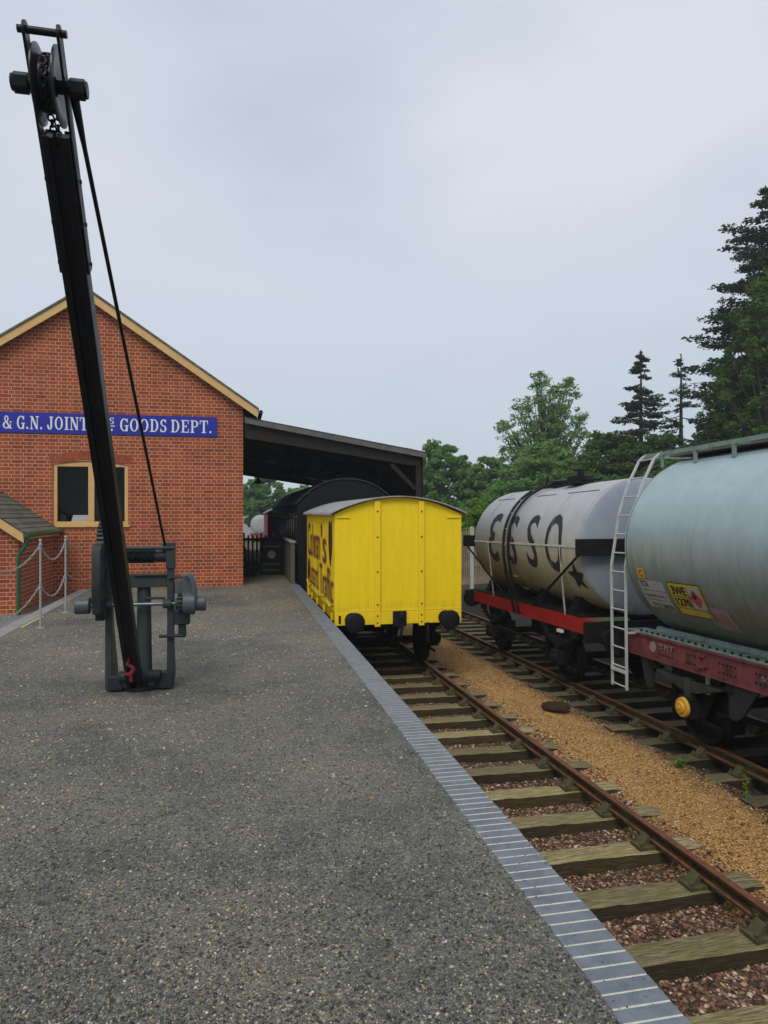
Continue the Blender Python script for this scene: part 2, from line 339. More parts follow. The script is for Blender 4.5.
# ------------------------------------------------------------ ground, platform
GRAD = .02
def zr2(Y): return -1.15-GRAD*(Y-7)            # rail-top level of the far track
def xc1(Y): return 3.05+.26*(max(0, 18-Y)/15)**2  # centre line of the near track
XC2 = 6.92
def ground_z(x, y):
    g2 = -.02*(max(-15, min(y, 45))-7)
    t = max(0, min(1, (x-4.3)/1.6)); z = -1.46+g2*t*t*(3-2*t)
    if 4.1 < x < 5.95: z += (.145+.025*math.sin(y*1.9+x*2))*math.sin((x-4.1)/1.85*math.pi)**.6
    if x > 8.3: z += min(1.0, (x-8.3)*.45)
    if x < -3.9: z = -.34
    z += .018*math.sin(x*3.1+y*1.7)*math.sin(y*2.3-x)
    return z
def ground():
    xs = [-900,-300,-80,-30,-12,-8,-6,-4.8,-3.85,-3.8]+[1.2+.12*i for i in range(0, 75)]+[10.5,11.5,13,16,22,35,60,120,300,900]
    ys = [-400,-80,-20,-6]+[-2+.25*i for i in range(0, 150)]+[36,38,41,45,55,80,130,250,500,1500]
    V = []; F = []
    for y in ys:
        for x in xs: V.append((x, y, ground_z(x, y)+(random.uniform(-.008,.008) if 1 < x < 11 else 0)))
    nx = len(xs)
    for j in range(len(ys)-1):
        for i in range(nx-1): F.append((j*nx+i, j*nx+i+1, (j+1)*nx+i+1, (j+1)*nx+i))
    m, n, b = newmat('ground_mix'); v = objco(n); s = n.nodes.new('ShaderNodeSeparateXYZ'); n.links.new(v, s.inputs[0])
    def grav(stops, sc):
        vo = n.nodes.new('ShaderNodeTexVoronoi'); vo.inputs['Scale'].default_value = sc; n.links.new(v, vo.inputs[0])
        sp = n.nodes.new('ShaderNodeSeparateColor'); n.links.new(vo.outputs['Color'], sp.inputs[0])
        return ramp(n, sp.outputs[0], stops), vo.outputs['Distance']
    lit, d1 = grav([(0, (.02,.012,.008)), (.4, (.07,.038,.022)), (.75, (.14,.08,.045)), (1, (.30,.22,.15))], 34)
    org, d2 = grav([(0, (.15,.07,.018)), (.5, (.38,.20,.055)), (.85, (.54,.32,.11)), (1, (.66,.48,.24))], 70)
    wob = math_(n, 'MULTIPLY', math_(n, 'SUBTRACT', noise(n, 1.7, 5, .7, v), .5), .9)
    xw = math_(n, 'ADD', s.outputs[0], wob)
    xn = math_(n, 'MULTIPLY', xw, .1)
    band = ramp(n, xn, [(.395, (0,0,0)), (.435, (1,1,1)), (.535, (1,1,1)), (.575, (0,0,0))])
    c = mixc(n, band, lit, org)
    c = mixc(n, mixc(n, 1.0, band, ramp(n, noise(n, 1.3, 6, .75, v), [(.55, (0,0,0)), (.72, (.7,.7,.7))]), 'MULTIPLY'), c, (.12,.07,.03))
    wagon_shade = mixc(n, 1.0, ramp(n, xn, [(.58, (0,0,0)), (.62, (1,1,1))]), ramp(n, xn, [(.90, (1,1,1)), (.95, (0,0,0))]), 'MULTIPLY'); c = mixc(n, wagon_shade, c, (.018,.014,.010))  # far-track ground painted darker to imitate shade under the wagons
    grs = ramp(n, noise(n, 3, 6, .8, v), [(.3, (.02,.035,.010)), (.7, (.07,.10,.025))])
    gb = ramp(n, xn, [(.92, (0,0,0)), (.98, (1,1,1))])
    c = mixc(n, gb, c, grs)
    neg = ramp(n, math_(n, 'ADD', math_(n, 'MULTIPLY', s.outputs[0], .05), .5), [(.29, (1,1,1)), (.30, (0,0,0))])
    c = mixc(n, neg, c, (.13,.13,.125))
    n.links.new(c, b.inputs['Base Color']); b.inputs['Roughness'].default_value = .93
    bump(n, b, math_(n, 'MULTIPLY', math_(n, 'ADD', d1, d2), -1.0), .8, .012)
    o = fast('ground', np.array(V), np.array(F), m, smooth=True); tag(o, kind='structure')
ground()

EX = 1.66                                      # platform edge
pf = MB(); pf.box(-3.5, EX-.25, -12, 37, -1.6, 0.0); pl = pf.build('platform', M_gravel); tag(pl, kind='structure')
# gravel surface relief sheet replaced by pebbles; retaining face under the coping
rw = MB(); rw.box(EX-.28, EX-.03, -12, 18.6, -1.6, -.075); rw.box(EX-.28, EX-.06, 18.6, 37, -1.6, -.01); tag(rw.build('platform_wall', M_bricky), kind='structure')
mo = MB(); mo.box(EX-.249, EX-.003, -12, 18.6, -.074, .0012); tag(mo.build('coping_mortar', M_mortar), kind='structure')
eb = MB(); y = -1.0; PITCH = .080
while y < 18.55:
    dz = random.uniform(-.0007, .0007)+.0032; dx = random.uniform(-.002, .002)
    eb.box(EX-.25+dx, EX+dx, y, y+PITCH-.0105, -.07, dz); y += PITCH
tag(eb.build('platform_coping', M_edge, bevel=.003), kind='structure')
kb = MB(); y = -6
while y < 18.5: kb.box(-3.76, -3.5, y, min(y+.91, 18.55)-.006, -.5, .012+random.uniform(-.003,.003)); y += .91
tag(kb.build('platform_kerb', M_kerb, bevel=.008), kind='structure')
sp = MB(); sp.box(-4.38, -3.76, 12.6, 18.6, -.5, -.20); sp.box(-9, -4.38, 12.6, 15.72, -.5, -.20); tag(sp.build('side_path', M_path), kind='structure')
yl = MB(); yl.box(-3.49, -3.44, 12.6, 13.9, .001, .006); tag(yl.build('edge_line', M_yline), kind='structure')
cf = MB(); cf.box(.2, EX-.05, 18.6, 37, -.02, .012); tag(cf.build('shelter_floor', M_floorc), kind='structure')

# ------------------------------------------------------------ loose stones (nobody could count them)
def stones(name, n, sampler, m, s0, s1, flat=.6):
    base = np.array([(1,0,0),(-1,0,0),(0,1,0),(0,-1,0),(0,0,1),(0,0,-1)], float)
    fc = np.array([(0,2,4),(2,1,4),(1,3,4),(3,0,4),(2,0,5),(1,2,5),(3,1,5),(0,3,5)])
    P = sampler(n); n = len(P)
    sc = s0*(s1/s0)**(rng.random((n,1,1))**1.8); jit = 1+rng.normal(0, .22, (n,6,3))
    V = base[None]*jit*sc*np.array([1,1,flat]); a = rng.random(n)*6.283; ca, sa = np.cos(a), np.sin(a)
    x = V[:,:,0]*ca[:,None]-V[:,:,1]*sa[:,None]; y = V[:,:,0]*sa[:,None]+V[:,:,1]*ca[:,None]
    V = np.stack([x, y, V[:,:,2]], 2)
    t = rng.normal(0, .35, n); V[:,:,2] += V[:,:,0]*t[:,None]
    V += P[:,None,:]
    F = (np.arange(n)[:,None,None]*6+fc[None]).reshape(-1, 3)
    return fast(name, V.reshape(-1,3), F, m)
def samp_platform(n):
    fw = 2.3*(19/2.3)**(rng.random(n)**1.5*.9); r = (rng.random(n)*1.3-.62)*fw
    X = r*math.cos(YAW)+fw*math.sin(YAW); Y = -r*math.sin(YAW)+fw*math.cos(YAW)
    k = (X > -3.45) & (X < EX-.262) & (Y < 18.3)
    if n < 20000: k &= rng.random(n) < .35+.65*(np.sin(X*1.7+Y*.9)+np.sin(Y*1.3-X*2.2+2)+np.sin(X*4+1)*.5 > .2)
    return np.stack([X[k], Y[k], np.full(k.sum(), .001)], 1)
MS_grey = stone_mat('pebbles_grey', [(0, (.024,.025,.026)), (.35, (.078,.080,.075)), (.7, (.145,.146,.132)), (.84, (.20,.165,.09)), (.95, (.36,.29,.17)), (1, (.55,.50,.40))], tint=TINT)
tag(stones('platform_grit', 60000, samp_platform, MS_grey, .0035, .010), 'fine dark grey grit covering the platform', 'grit', kind='stuff')
MS_pale = stone_mat('pebbles_pale', [(0, (.20,.15,.08)), (.4, (.38,.30,.17)), (.7, (.45,.42,.35)), (.9, (.42,.16,.06)), (1, (.65,.63,.58))])
tag(stones('platform_pebbles', 7500, samp_platform, MS_pale, .004, .012, .55), 'scattered pale and tan pebbles on the platform grit', 'pebbles', kind='stuff')
def samp_coarse(n):
    P = samp_platform(40000)[:n]; return P
tag(stones('platform_stones', 11000, samp_coarse, stone_mat('coarse_stones', [(0, (.015,.016,.018)), (.45, (.05,.053,.055)), (.7, (.15,.153,.148)), (.88, (.25,.225,.16)), (1, (.46,.42,.33))]), .0055, .0125, .5), 'coarser dark and pale loose stones lying over the platform grit', 'stones', kind='stuff')
def samp_back(n):
    X = -3.4+4.75*rng.random(n); Y = 4.5+13.8*rng.random(n)**.9; k = rng.random(n) < .4+.6*(np.sin(X*2.3+Y*.7)+np.sin(Y*1.1-X) > .1)
    return np.stack([X[k], Y[k], np.full(k.sum(), .001)], 1)
tag(stones('platform_chippings', 9000, samp_back, MS_pale, .007, .020, .5), 'pale and tan chippings scattered around the crane and towards the shed', 'stones', kind='stuff')
def samp_cop(n):
    Y = 2.4+14*rng.random(n)**1.3; X = EX-.25+.25*rng.random(n)**1.6; k = rng.random(n) < (.35+.65*(np.sin(Y*2.1)+np.sin(Y*5.3+1) > .6))
    return np.stack([X[k], Y[k], np.full(k.sum(), .004)], 1)
tag(stones('coping_grit', 1500, samp_cop, MS_grey, .002, .007), 'dark grit kicked onto the blue brick coping', 'grit', kind='stuff')
def samp_crib(n):
    Y = 3+13*rng.random(n)**1.4; X = 1.75+rng.random(n)*2.7
    return np.array([(x, y, ground_z(x, y)+.004) for x, y in zip(X, Y)])
MS_lit = stone_mat('litter_chips', [(0, (.04,.018,.012)), (.3, (.15,.065,.040)), (.6, (.29,.15,.09)), (.85, (.46,.30,.18)), (1, (.60,.50,.42))])
tag(stones('ballast_stones', 24000, samp_crib, MS_lit, .013, .036, .32), 'reddish brown stones and dead leaves between the near track sleepers', 'ballast', kind='stuff')
def samp_orange(n):
    Y = 3.5+22*rng.random(n)**1.3; X = 4.05+rng.random(n)*1.75+rng.normal(0,.12,n)
    return np.array([(x, y, ground_z(x, y)+.003) for x, y in zip(X, Y)])
MS_or = stone_mat('orange_stones', [(0, (.10,.048,.014)), (.5, (.40,.21,.058)), (.85, (.58,.35,.13)), (1, (.74,.58,.34))])
tag(stones('orange_gravel', 26000, samp_orange, MS_or, .006, .018, .6), 'orange pea gravel strip between the two tracks', 'gravel', kind='stuff')
def samp_crib2(n):
    Y = 5+18*rng.random(n)**1.2; X = 5.6+rng.random(n)*2.8
    return np.array([(x, y, ground_z(x, y)+.004) for x, y in zip(X, Y)])
def samp_margin(n):
    Y = 3.5+18*rng.random(n)**1.3; t = rng.random(n); X = np.where(t < .5, 4.1+rng.normal(0,.17,n), 5.75+rng.normal(0,.2,n)); X = np.where(t > .93, 4.2+1.5*rng.random(n), X)
    return np.array([(x, y, ground_z(x, y)+.006) for x, y in zip(X, Y)])
tag(stones('leaf_litter', 9000, samp_margin, stone_mat('litter_dark', [(0, (.02,.012,.008)), (.5, (.09,.045,.025)), (.85, (.22,.12,.06)), (1, (.40,.28,.16))]), .008, .026, .35), 'dark leaf litter gathered along both margins of the orange gravel', 'leaf litter', kind='stuff')
MS_dk = stone_mat('dark_ballast', [(0, (.010,.008,.006)), (.5, (.025,.02,.014)), (.85, (.05,.04,.028)), (1, (.12,.10,.07))])  # stone tones lowered so the colour holds the under-wagon shade
tag(stones('dark_ballast_stones', 12000, samp_crib2, MS_dk, .012, .03, .6), 'ballast under the tank wagons, their shade put into its dark colour', 'ballast', kind='stuff')

# ------------------------------------------------------------ tracks
def rail_mesh(name, pts, parent):
    "bullhead rail swept along points of its head centre line"
    prof = [(-.035,0),(.035,0),(.037,-.02),(.030,-.04),(.011,-.05),(.011,-.105),(.032,-.118),(.032,-.142),(-.032,-.142),(-.032,-.118),(-.011,-.105),(-.011,-.05),(-.030,-.04),(-.037,-.02)]
    V = []; F = []; n = len(prof)
    for x, y, z in pts:
        for a, b in prof: V.append((x+a, y, z+b))
    for k in range(len(pts)-1):
        for i in range(n): F.append((k*n+i, k*n+(i+1) % n, (k+1)*n+(i+1) % n, (k+1)*n+i))
    b = MB(); b.add(V, F+[tuple(range(n)), tuple(range((len(pts)-1)*n, len(pts)*n))[::-1]])
    o = b.build(name, [M_railside, M_rail], parent)
    for p in o.data.polygons:
        if p.normal.z > .5: p.material_index = 1
    return o
SL = None
def chair_mb():
    b = MB(); b.box(-.165, .165, -.09, .09, 0, .034)
    for s in (-1, 1):
        b.prism([(s*.036, .03), (s*.13, .03), (s*.115, .055), (s*.062, .115), (s*.036, .118)], -.055, .055)
        for yy in (-.065, .065): b.cyl((s*.14, yy, .03), (s*.14, yy, .065), .014, 8)
    b.box(.030, .062, -.08, .08, .06, .13)   # wooden key
    return b
def build_track(label, xc, zr, y0, y1, hx, ms):
    root = thing('railway_track', label, 'railway track', (0,0,0))
    for s in (-1, 1):
        pts = []; yy = y0
        while yy < y1+.01: pts.append((xc(yy)+s*.7525, yy, zr(yy))); yy += 1.0 if yy < 40 else 5
        rail_mesh('rail', pts, root)
        fp = MB()
        for jy in ((4.55, 13.5) if hx else (8.9,)):
            for q in (-1, 1):
                fp.beam((xc(jy)+s*.7525+q*.028, jy-.23, zr(jy)-.078), (xc(jy)+s*.7525+q*.028, jy+.23, zr(jy)-.078), .028, .062)
                for bz in (-.17, -.06, .06, .17): fp.cyl((xc(jy)+s*.7525+q*.03, jy+bz, zr(jy)-.078), (xc(jy)+s*.7525+q*.065, jy+bz, zr(jy)-.078), .016, 6)
        fp.build('fishplate', M_railside, root)
    def worn_sleeper(seed):
        q = random.Random(seed); m = MB(); n = 22; V = []
        ph = [q.random()*6 for _ in range(4)]
        for i in range(n+1):
            x = -1.3+2.6*i/n; w1 = .006*math.sin(x*5+ph[0])+q.uniform(-.004,.004); w2 = .006*math.sin(x*4+ph[1])+q.uniform(-.004,.004); c1 = q.uniform(.003,.014); c2 = q.uniform(.003,.014); zt = q.uniform(-.004,.001)
            if i in (0, n): c1 += .012; c2 += .012; zt -= .008
            V += [(x, -.125+w1, -.14), (x, -.125+w1, -c1), (x, -.125+w1+c1, zt), (x, -.03, zt+q.uniform(-.003,.002)), (x, .04, zt+q.uniform(-.003,.002)), (x, .125+w2-c2, zt), (x, .125+w2, -c2), (x, .125+w2, -.14)]
        F = [(k*8+i, k*8+(i+1) % 8, (k+1)*8+(i+1) % 8, (k+1)*8+i) for k in range(n) for i in range(8)]+[tuple(range(8)), tuple(range(n*8, n*8+8))[::-1]]
        m.add(V, F)
        if q.random() < .6:   # end split
            s = q.choice((-1, 1)); m.box(min(s*1.3, s*1.302), max(s*1.3, s*1.302), -.02, -.012, -.12, -.01)
        return m
    src = None; cm = None; yy = y0+.41; k = 0
    while yy < y1 and k < 98:
        z = zr(yy)-.185
        if src is None:
            variants = [worn_sleeper(i+(7 if hx else 0)).build('sleeper', ms, root) for i in range(6)]
            o = variants[0]; src = o; spare = variants[1:]
            c = chair_mb().build('rail_chair', M_chair, o, bevel=.004); c.location = (-.7525, 0, 0); cm = c
            c2 = c.copy(); COL.objects.link(c2); c2.parent = o; c2.location = (.7525, 0, 0)
        else:
            if spare: o = spare.pop()
            else: o = variants[random.randrange(6)].copy(); COL.objects.link(o); o.parent = root
            for sx in (-1, 1):
                c = cm.copy(); COL.objects.link(c); c.parent = o; c.location = (sx*.7525, 0, 0)
        sx = 1+random.uniform(-.015,.015)
        o.location = (xc(yy)+random.uniform(-.03,.03), yy, z); o.rotation_euler = (random.uniform(-.008,.008), 0, random.uniform(-.012,.012))
        yy += .74+random.uniform(-.02,.02); k += 1
    return root
build_track('near railway track with rusty rails on mossy sleepers beside the platform edge', xc1, lambda Y: -1.15, -1.0, 62, True, M_sleeper)
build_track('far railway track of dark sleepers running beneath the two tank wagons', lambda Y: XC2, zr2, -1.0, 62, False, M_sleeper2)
rc = MB(); rc.cyl((0,0,0), (0,0,.035), .24, 28, .235); rc.cyl((0,0,.035), (0,0,.05), .19, 28, .18)
x_, y_ = cw(556, 1300*0+ (CAMZ+1.30)*FPX/(706-513))
o = rc.build('round_cover', M_rustplate, loc=(x_, y_, ground_z(x_, y_)+.06)); tag(o, 'rusty round iron cover lying on the orange gravel between the tracks', 'cover')

# ------------------------------------------------------------ goods shed
WX0, WX1, WY, WY1 = -7.40, .20, 18.6, 37.0
AX, AZ = -3.62, 7.33; EZ = 4.72
shed = thing('goods_shed', 'red brick goods shed gable with blue name board and cream window', 'building', (0,0,0))
WINX0, WINX1, WINZ0, WINZ1 = -4.40, -2.64, 1.60, 3.20
def gable():
    # wall around window opening with arched head
    b = MB(); zt = lambda x: AZ-abs(x-AX)*.680
    xs = sorted({WX0, WINX0, WINX1, AX, WX1}); T = .3
    arch = [(WINX0+(WINX1-WINX0)*i/10, WINZ1-.10+.10*math.sin(math.pi*i/10)) for i in range(11)]
    b.prism([(WX0,-1.5),(WINX0,-1.5),(WINX0,zt(WINX0)),(WX0,zt(WX0))], WY, WY+T)
    b.prism([(WINX1,-1.5),(WX1,-1.5),(WX1,zt(WX1)),(WINX1,zt(WINX1))], WY, WY+T)
    b.prism([(WINX0,-1.5),(WINX1,-1.5),(WINX1,WINZ0),(WINX0,WINZ0)], WY, WY+T)
    b.prism(arch+[(WINX1,zt(WINX1)),(AX,AZ),(WINX0,zt(WINX0))], WY, WY+T)
    return b.build('front_wall', M_brickx, shed, smooth=False)
gable()
for x_ in (WX1-.3, WX0): b = MB(); b.box(x_, x_+.3, WY+.3, WY1, -1.5, EZ); b.build('side_wall', M_bricky, shed, smooth=False)
b = MB(); b.prism([(WX0+.3,-1.5),(WX1-.3,-1.5),(WX1-.3,EZ),(AX,AZ-.1),(WX0+.3,EZ)], WY1-.3, WY1); b.build('rear_wall', M_brickx, shed, smooth=False)
# soldier arch of bricks over the window
b = MB()
for i in range(27):
    t = (i+.5)/27; x = WINX0-.05+(WINX1-WINX0+.10)*t; z = WINZ1-.10+.11*math.sin(math.pi*t); a = -(t-.5)*.5
    M = Matrix.Translation((x, WY, z)) @ Matrix.Rotation(-a, 4, 'Y')*1.0
    b.box(-.030, .030, -.006, .05, .012, .225, Matrix.Translation((x, WY, z)) @ Matrix.Rotation((t-.5)*.45, 4, 'Y'))
b.build('window_arch', mat('arch_brick', (.27,.06,.03), .9, var=.3, scale=9), shed, bevel=.003)
win = MB(); fw = .1
def frame(b, x0, x1, z0, z1, y0, y1, t):
    b.box(x0, x0+t, y0, y1, z0, z1); b.box(x1-t, x1, y0, y1, z0, z1); b.box(x0+t, x1-t, y0, y1, z0, z0+t); b.box(x0+t, x1-t, y0, y1, z1-t, z1)
frame(win, WINX0+.003, WINX1-.003, WINZ0, WINZ1-.06, WY+.03, WY+.11, .085)
xm = (WINX0+WINX1)/2; win.box(xm-.07, xm+.07, WY+.032, WY+.108, WINZ0+.085, WINZ1-.145)
arc = [(WINX0+.01+(WINX1-WINX0-.02)*i/10, WINZ1-.105+.10*math.sin(math.pi*i/10)) for i in range(11)]
win.prism([(WINX0+.01, WINZ1-.12)]+arc+[(WINX1-.01, WINZ1-.12)], WY+.035, WY+.10)
win = win.build('window', M_cream, shed, bevel=.006)
b = MB(); b.box(WINX0+.08, xm-.06, WY+.075, WY+.085, WINZ0+.08, WINZ1-.14); b.box(xm+.06, WINX1-.08, WY+.075, WY+.085, WINZ0+.08, WINZ1-.14)
gm, gn, gb = newmat('window_glass'); gn.nodes.remove(gb); _t = gn.nodes.new('ShaderNodeBsdfTransparent'); _g = gn.nodes.new('ShaderNodeBsdfGlossy'); _g.inputs['Roughness'].default_value = .03; _f = gn.nodes.new('ShaderNodeFresnel'); _f.inputs[0].default_value = 1.2; _m = gn.nodes.new('ShaderNodeMixShader'); gn.links.new(_f.outputs[0], _m.inputs[0]); gn.links.new(_t.outputs[0], _m.inputs[1]); gn.links.new(_g.outputs[0], _m.inputs[2]); gn.links.new(_m.outputs[0], gn.nodes['Material Output'].inputs[0])
b.build('pane', gm, win)
b = MB(); b.box(WINX0-.04, WINX1+.04, WY-.05, WY+.1, WINZ0-.055, WINZ0-.002); b.build('window_sill', M_cream, shed, bevel=.006)
b = MB(); b.box(WINX0-.4, WINX1+.4, WY+.9, WY+.92, .8, 3.6); b.box(WINX0-.4, WINX1+.4, WY+.3, WY+.9, .8, .82); b.build('inner_partition', M_under, shed)
o = MB()
for i in range(5): o.box(-4.02+.01*i, -3.62+.012*i, WY+.2, WY+.42, WINZ0+.075+.035*i, WINZ0+.105+.035*i)
tag(o.build('paper_stack', M_white), 'stack of white papers inside the left pane of the shed window', 'papers')
o = MB(); o.box(-2.75, -2.66, WY+.2, WY+.34, WINZ0+.09, WINZ0+.46); tag(o.build('box_file', mat('pale_card', (.5,.52,.5), .7)), 'pale upright file standing inside the right pane of the shed window', 'file')
o = MB(); o.prism([(-4.33,WINZ0+.09),(-4.13,WINZ0+.09),(-4.15,WINZ0+.24),(-4.27,WINZ0+.29)], WY+.2, WY+.3); tag(o.build('desk_bin', M_dkgrey), 'small dark box beside the papers inside the shed window', 'box')
# roof
def slate(name, col):
    m, n, b = newmat(name); t = n.nodes.new('ShaderNodeTexCoord'); s = n.nodes.new('ShaderNodeSeparateXYZ'); c = n.nodes.new('ShaderNodeCombineXYZ')
    n.links.new(t.outputs['Object'], s.inputs[0]); n.links.new(s.outputs[1], c.inputs[0]); n.links.new(s.outputs[2], c.inputs[1])
    br = n.nodes.new('ShaderNodeTexBrick'); n.links.new(c.outputs[0], br.inputs[0]); br.inputs['Scale'].default_value = 1
    br.inputs['Brick Width'].default_value = .42; br.inputs['Row Height'].default_value = .15; br.inputs['Mortar Size'].default_value = .008
    br.inputs['Color1'].default_value = (*col, 1); br.inputs['Color2'].default_value = (*[x*.65 for x in col], 1); br.inputs['Mortar'].default_value = (.015,.015,.013,1)
    cc = mixc(n, ramp(n, noise(n, 4, 5, .7, t.outputs['Object']), [(.45, (0,0,0)), (.7, (.6,.6,.6))]), br.outputs[0], (.07,.07,.035))
    n.links.new(cc, b.inputs['Base Color']); b.inputs['Roughness'].default_value = .8; bump(n, b, br.outputs['Fac'], -.6, .01); return m
M_slate = slate('slates', (.15,.148,.125))
rf = MB()
for s in (-1, 1):
    x0, z0 = AX, AZ+.10; x1 = AX+s*4.22; z1 = AZ+.10-4.22*.680
    rf.prism([(x0,z0),(x1,z1),(x1,z1+.05),(x0,z0+.06)], WY-.26, WY1+.2)
rf.build('roof', M_slate, shed, smooth=False)
bb = MB()
for s in (-1, 1):
    p = lambda d, dz: (AX+s*d, AZ+.095-d*.680+dz)
    bb.prism([p(0, 0), p(4.19, 0), p(4.19, -.21), p(0, -.21)] if s > 0 else [p(0, 0), p(0, -.21), p(4.19, -.21), p(4.19, 0)], WY-.23, WY-.19)
bb.build('bargeboard', M_cream, shed, smooth=False)
sf = MB()
for s in (-1, 1):
    p = lambda d, dz: (AX+s*d, AZ+.07-d*.680+dz)
    sf.prism([p(0, 0), p(4.12, 0), p(4.12, -.03), p(0, -.03)], WY-.19, WY+.0)
sf.build('soffit', M_timber, shed, smooth=False)
gt = MB(); gt.tube([(AX+4.27, WY-.22, AZ+.05-4.22*.680), (AX+4.27, WY1, AZ+.05-4.22*.680)], .055, 10); gt.build('gutter', M_black, shed)

# slab-serif letters for the name board
def ring(cx, cy, rx, ry, a0, a1, tx=.19, ty=.075, n=14):
    P = []; Q = []
    for i in range(n+1):
        a = R(a0+(a1-a0)*i/n); P.append((cx+rx*math.cos(a), cy+ry*math.sin(a))); Q.append((cx+(rx-tx)*math.cos(a), cy+(ry-ty)*math.sin(a)))
    return [[P[i], P[i+1], Q[i+1], Q[i]] for i in range(n)]
def rc_(x0, x1, y0, y1): return [[(x0,y0),(x1,y0),(x1,y1),(x0,y1)]]
def sf_(x, y, h=.17, t=.07): return rc_(x-h, x+h, y if y < .5 else y-t, y+t if y < .5 else y)
def stroke(x0, y0, x1, y1, w): return [[(x0-w/2,y0),(x0+w/2,y0),(x1+w/2,y1),(x1-w/2,y1)]]
G = {
 'M': (1.05, rc_(.12,.21,0,1)+rc_(.76,.95,0,1)+stroke(.17,1,.5,.05,.17)+stroke(.5,.05,.86,1,.08)+sf_(.16,0)+sf_(.86,0)+rc_(0,.2,.93,1)+rc_(.86,1.03,.93,1)),
 '&': (.95, ring(.38,.76,.22,.24,0,360,.13,.07)+ring(.36,.27,.34,.27,60,330,.17,.075)+stroke(.30,.62,.82,0,.18)+ring(.45,.30,.40,.30,-70,20,.08,.075)+sf_(.82,.0,.12)+sf_(.8,.55,.13)),
 'G': (.90, ring(.45,.5,.42,.51,42,322)+rc_(.62,.81,.0,.42)+rc_(.5,.9,.40,.47)+rc_(.72,.80,.68,1)),
 'N': (.95, rc_(.12,.21,0,1)+rc_(.74,.83,0,1)+stroke(.18,1,.77,0,.22)+sf_(.165,0)+rc_(0,.2,.93,1)+sf_(.785,1)),
 'J': (.66, rc_(.34,.53,.25,1)+ring(.27,.26,.26,.27,180,360,.19,.075)+sf_(.435,1,.2)+rc_(.0,.15,.22,.36)),
 'O': (.92, ring(.45,.5,.43,.51,0,360,.19,.075,24)),
 'I': (.46, rc_(.13,.33,0,1)+sf_(.23,0,.21)+sf_(.23,1,.21)),
 'T': (.84, rc_(.32,.52,0,1)+sf_(.42,0,.22)+rc_(0,.84,.925,1)+rc_(0,.07,.70,.93)+rc_(.77,.84,.70,.93)),
 'R': (.92, rc_(.12,.31,0,1)+sf_(.21,0,.2)+rc_(0,.5,.93,1)+rc_(.3,.5,.48,.55)+ring(.46,.74,.32,.26,-90,90)+stroke(.52,.5,.74,0,.19)+sf_(.8,0,.12)),
 'Y': (.86, rc_(.33,.52,0,.45)+sf_(.425,0,.2)+stroke(.16,1,.40,.42,.19)+stroke(.72,1,.46,.42,.09)+sf_(.16,1,.17)+sf_(.72,1,.14)),
 'L': (.80, rc_(.12,.31,0,1)+sf_(.21,1,.2)+rc_(0,.76,0,.075)+rc_(.68,.76,.075,.32)),
 'S': (.72, ring(.35,.74,.30,.27,25,270,.17,.075)+ring(.35,.265,.32,.275,-155,90,.17,.075)+rc_(.56,.63,.72,1)+rc_(.03,.10,0,.3)),
 'D': (.92, rc_(.12,.31,0,1)+rc_(0,.45,.93,1)+rc_(0,.45,0,.07)+ring(.42,.5,.44,.5,-90,90)),
 'E': (.82, rc_(.12,.31,0,1)+rc_(0,.76,.93,1)+rc_(0,.78,0,.07)+rc_(.3,.55,.47,.54)+rc_(.69,.76,.70,.94)+rc_(.71,.78,.06,.3)+rc_(.51,.57,.38,.63)),
 'P': (.86, rc_(.12,.31,0,1)+sf_(.21,0,.2)+rc_(0,.5,.93,1)+rc_(.3,.5,.44,.51)+ring(.46,.72,.36,.28,-90,90)),
 '.': (.30, rc_(.05,.22,0,.17)), ' ': (.42, []),
}
def lettering(b, s, x, z, h, y0, asp=1.0, gap=.12):
    k = 0
    for ch in s:
        wd, polys = G[ch]
        for p in polys:
            q = [(x+a*h*asp, z+c*h) for a, c in p]; k += 1
            b.prism(q, y0-.004-.0003*(k % 12), y0)
        x += (wd+gap)*h*asp
    return x
SGX1, SGX0, SGZ0, SGZ1 = -.46, -6.75, 3.86, 4.37
sign = thing('name_board', 'long blue board lettered in white on the brick gable', 'sign', ((SGX0+SGX1)/2, WY-.03, SGZ0))
sx0 = (SGX0+SGX1)/2
b = MB(); b.box(SGX0-sx0, SGX1-sx0, 0, .028, 0, SGZ1-SGZ0); b.build('board', M_blue, sign, bevel=.004)
b = MB(); H = .32; Z = .095
def width(s, asp=1.0, gap=.12): return sum((G[c][0]+gap)*H*asp for c in s)
tot = 5.30
x = -.62-sx0
# laid out from the right end backwards so that each word stands where the photograph has it
def word(s, x0, x1, z=Z, h=H):
    wd = sum(G[c][0]+.12 for c in s)-.12; asp = (x1-x0)/(wd*h); lettering(b, s, x0-sx0, z, h, -.001, asp)
def bx(px): # wall X of an image column
    t = (px-384)/FPX; return WY*(math.sin(YAW)+t*math.cos(YAW))/(math.cos(YAW)-t*math.sin(YAW))
word('DEPT.', bx(171), bx(212)); word('GOODS', bx(120), bx(167))
word('JOINT', bx(47.5), bx(88)); word('G.N.', bx(17), bx(43)); word('&', bx(3), bx(12.5)); word('M.', bx(-16), bx(-1))
word('R', bx(92), bx(102)); word('L', bx(103), bx(108.3), Z+.17, .16)
word('YS', bx(104), bx(115.5), Z+.17, .17) if False else word('S', bx(109.5), bx(114.5), Z+.17, .16)
word('.', bx(111), bx(113.5))
b.box(bx(104)-sx0, bx(115)-sx0, -.004, 0, Z+.11, Z+.135)
b.build('lettering', M_white, sign, smooth=False)

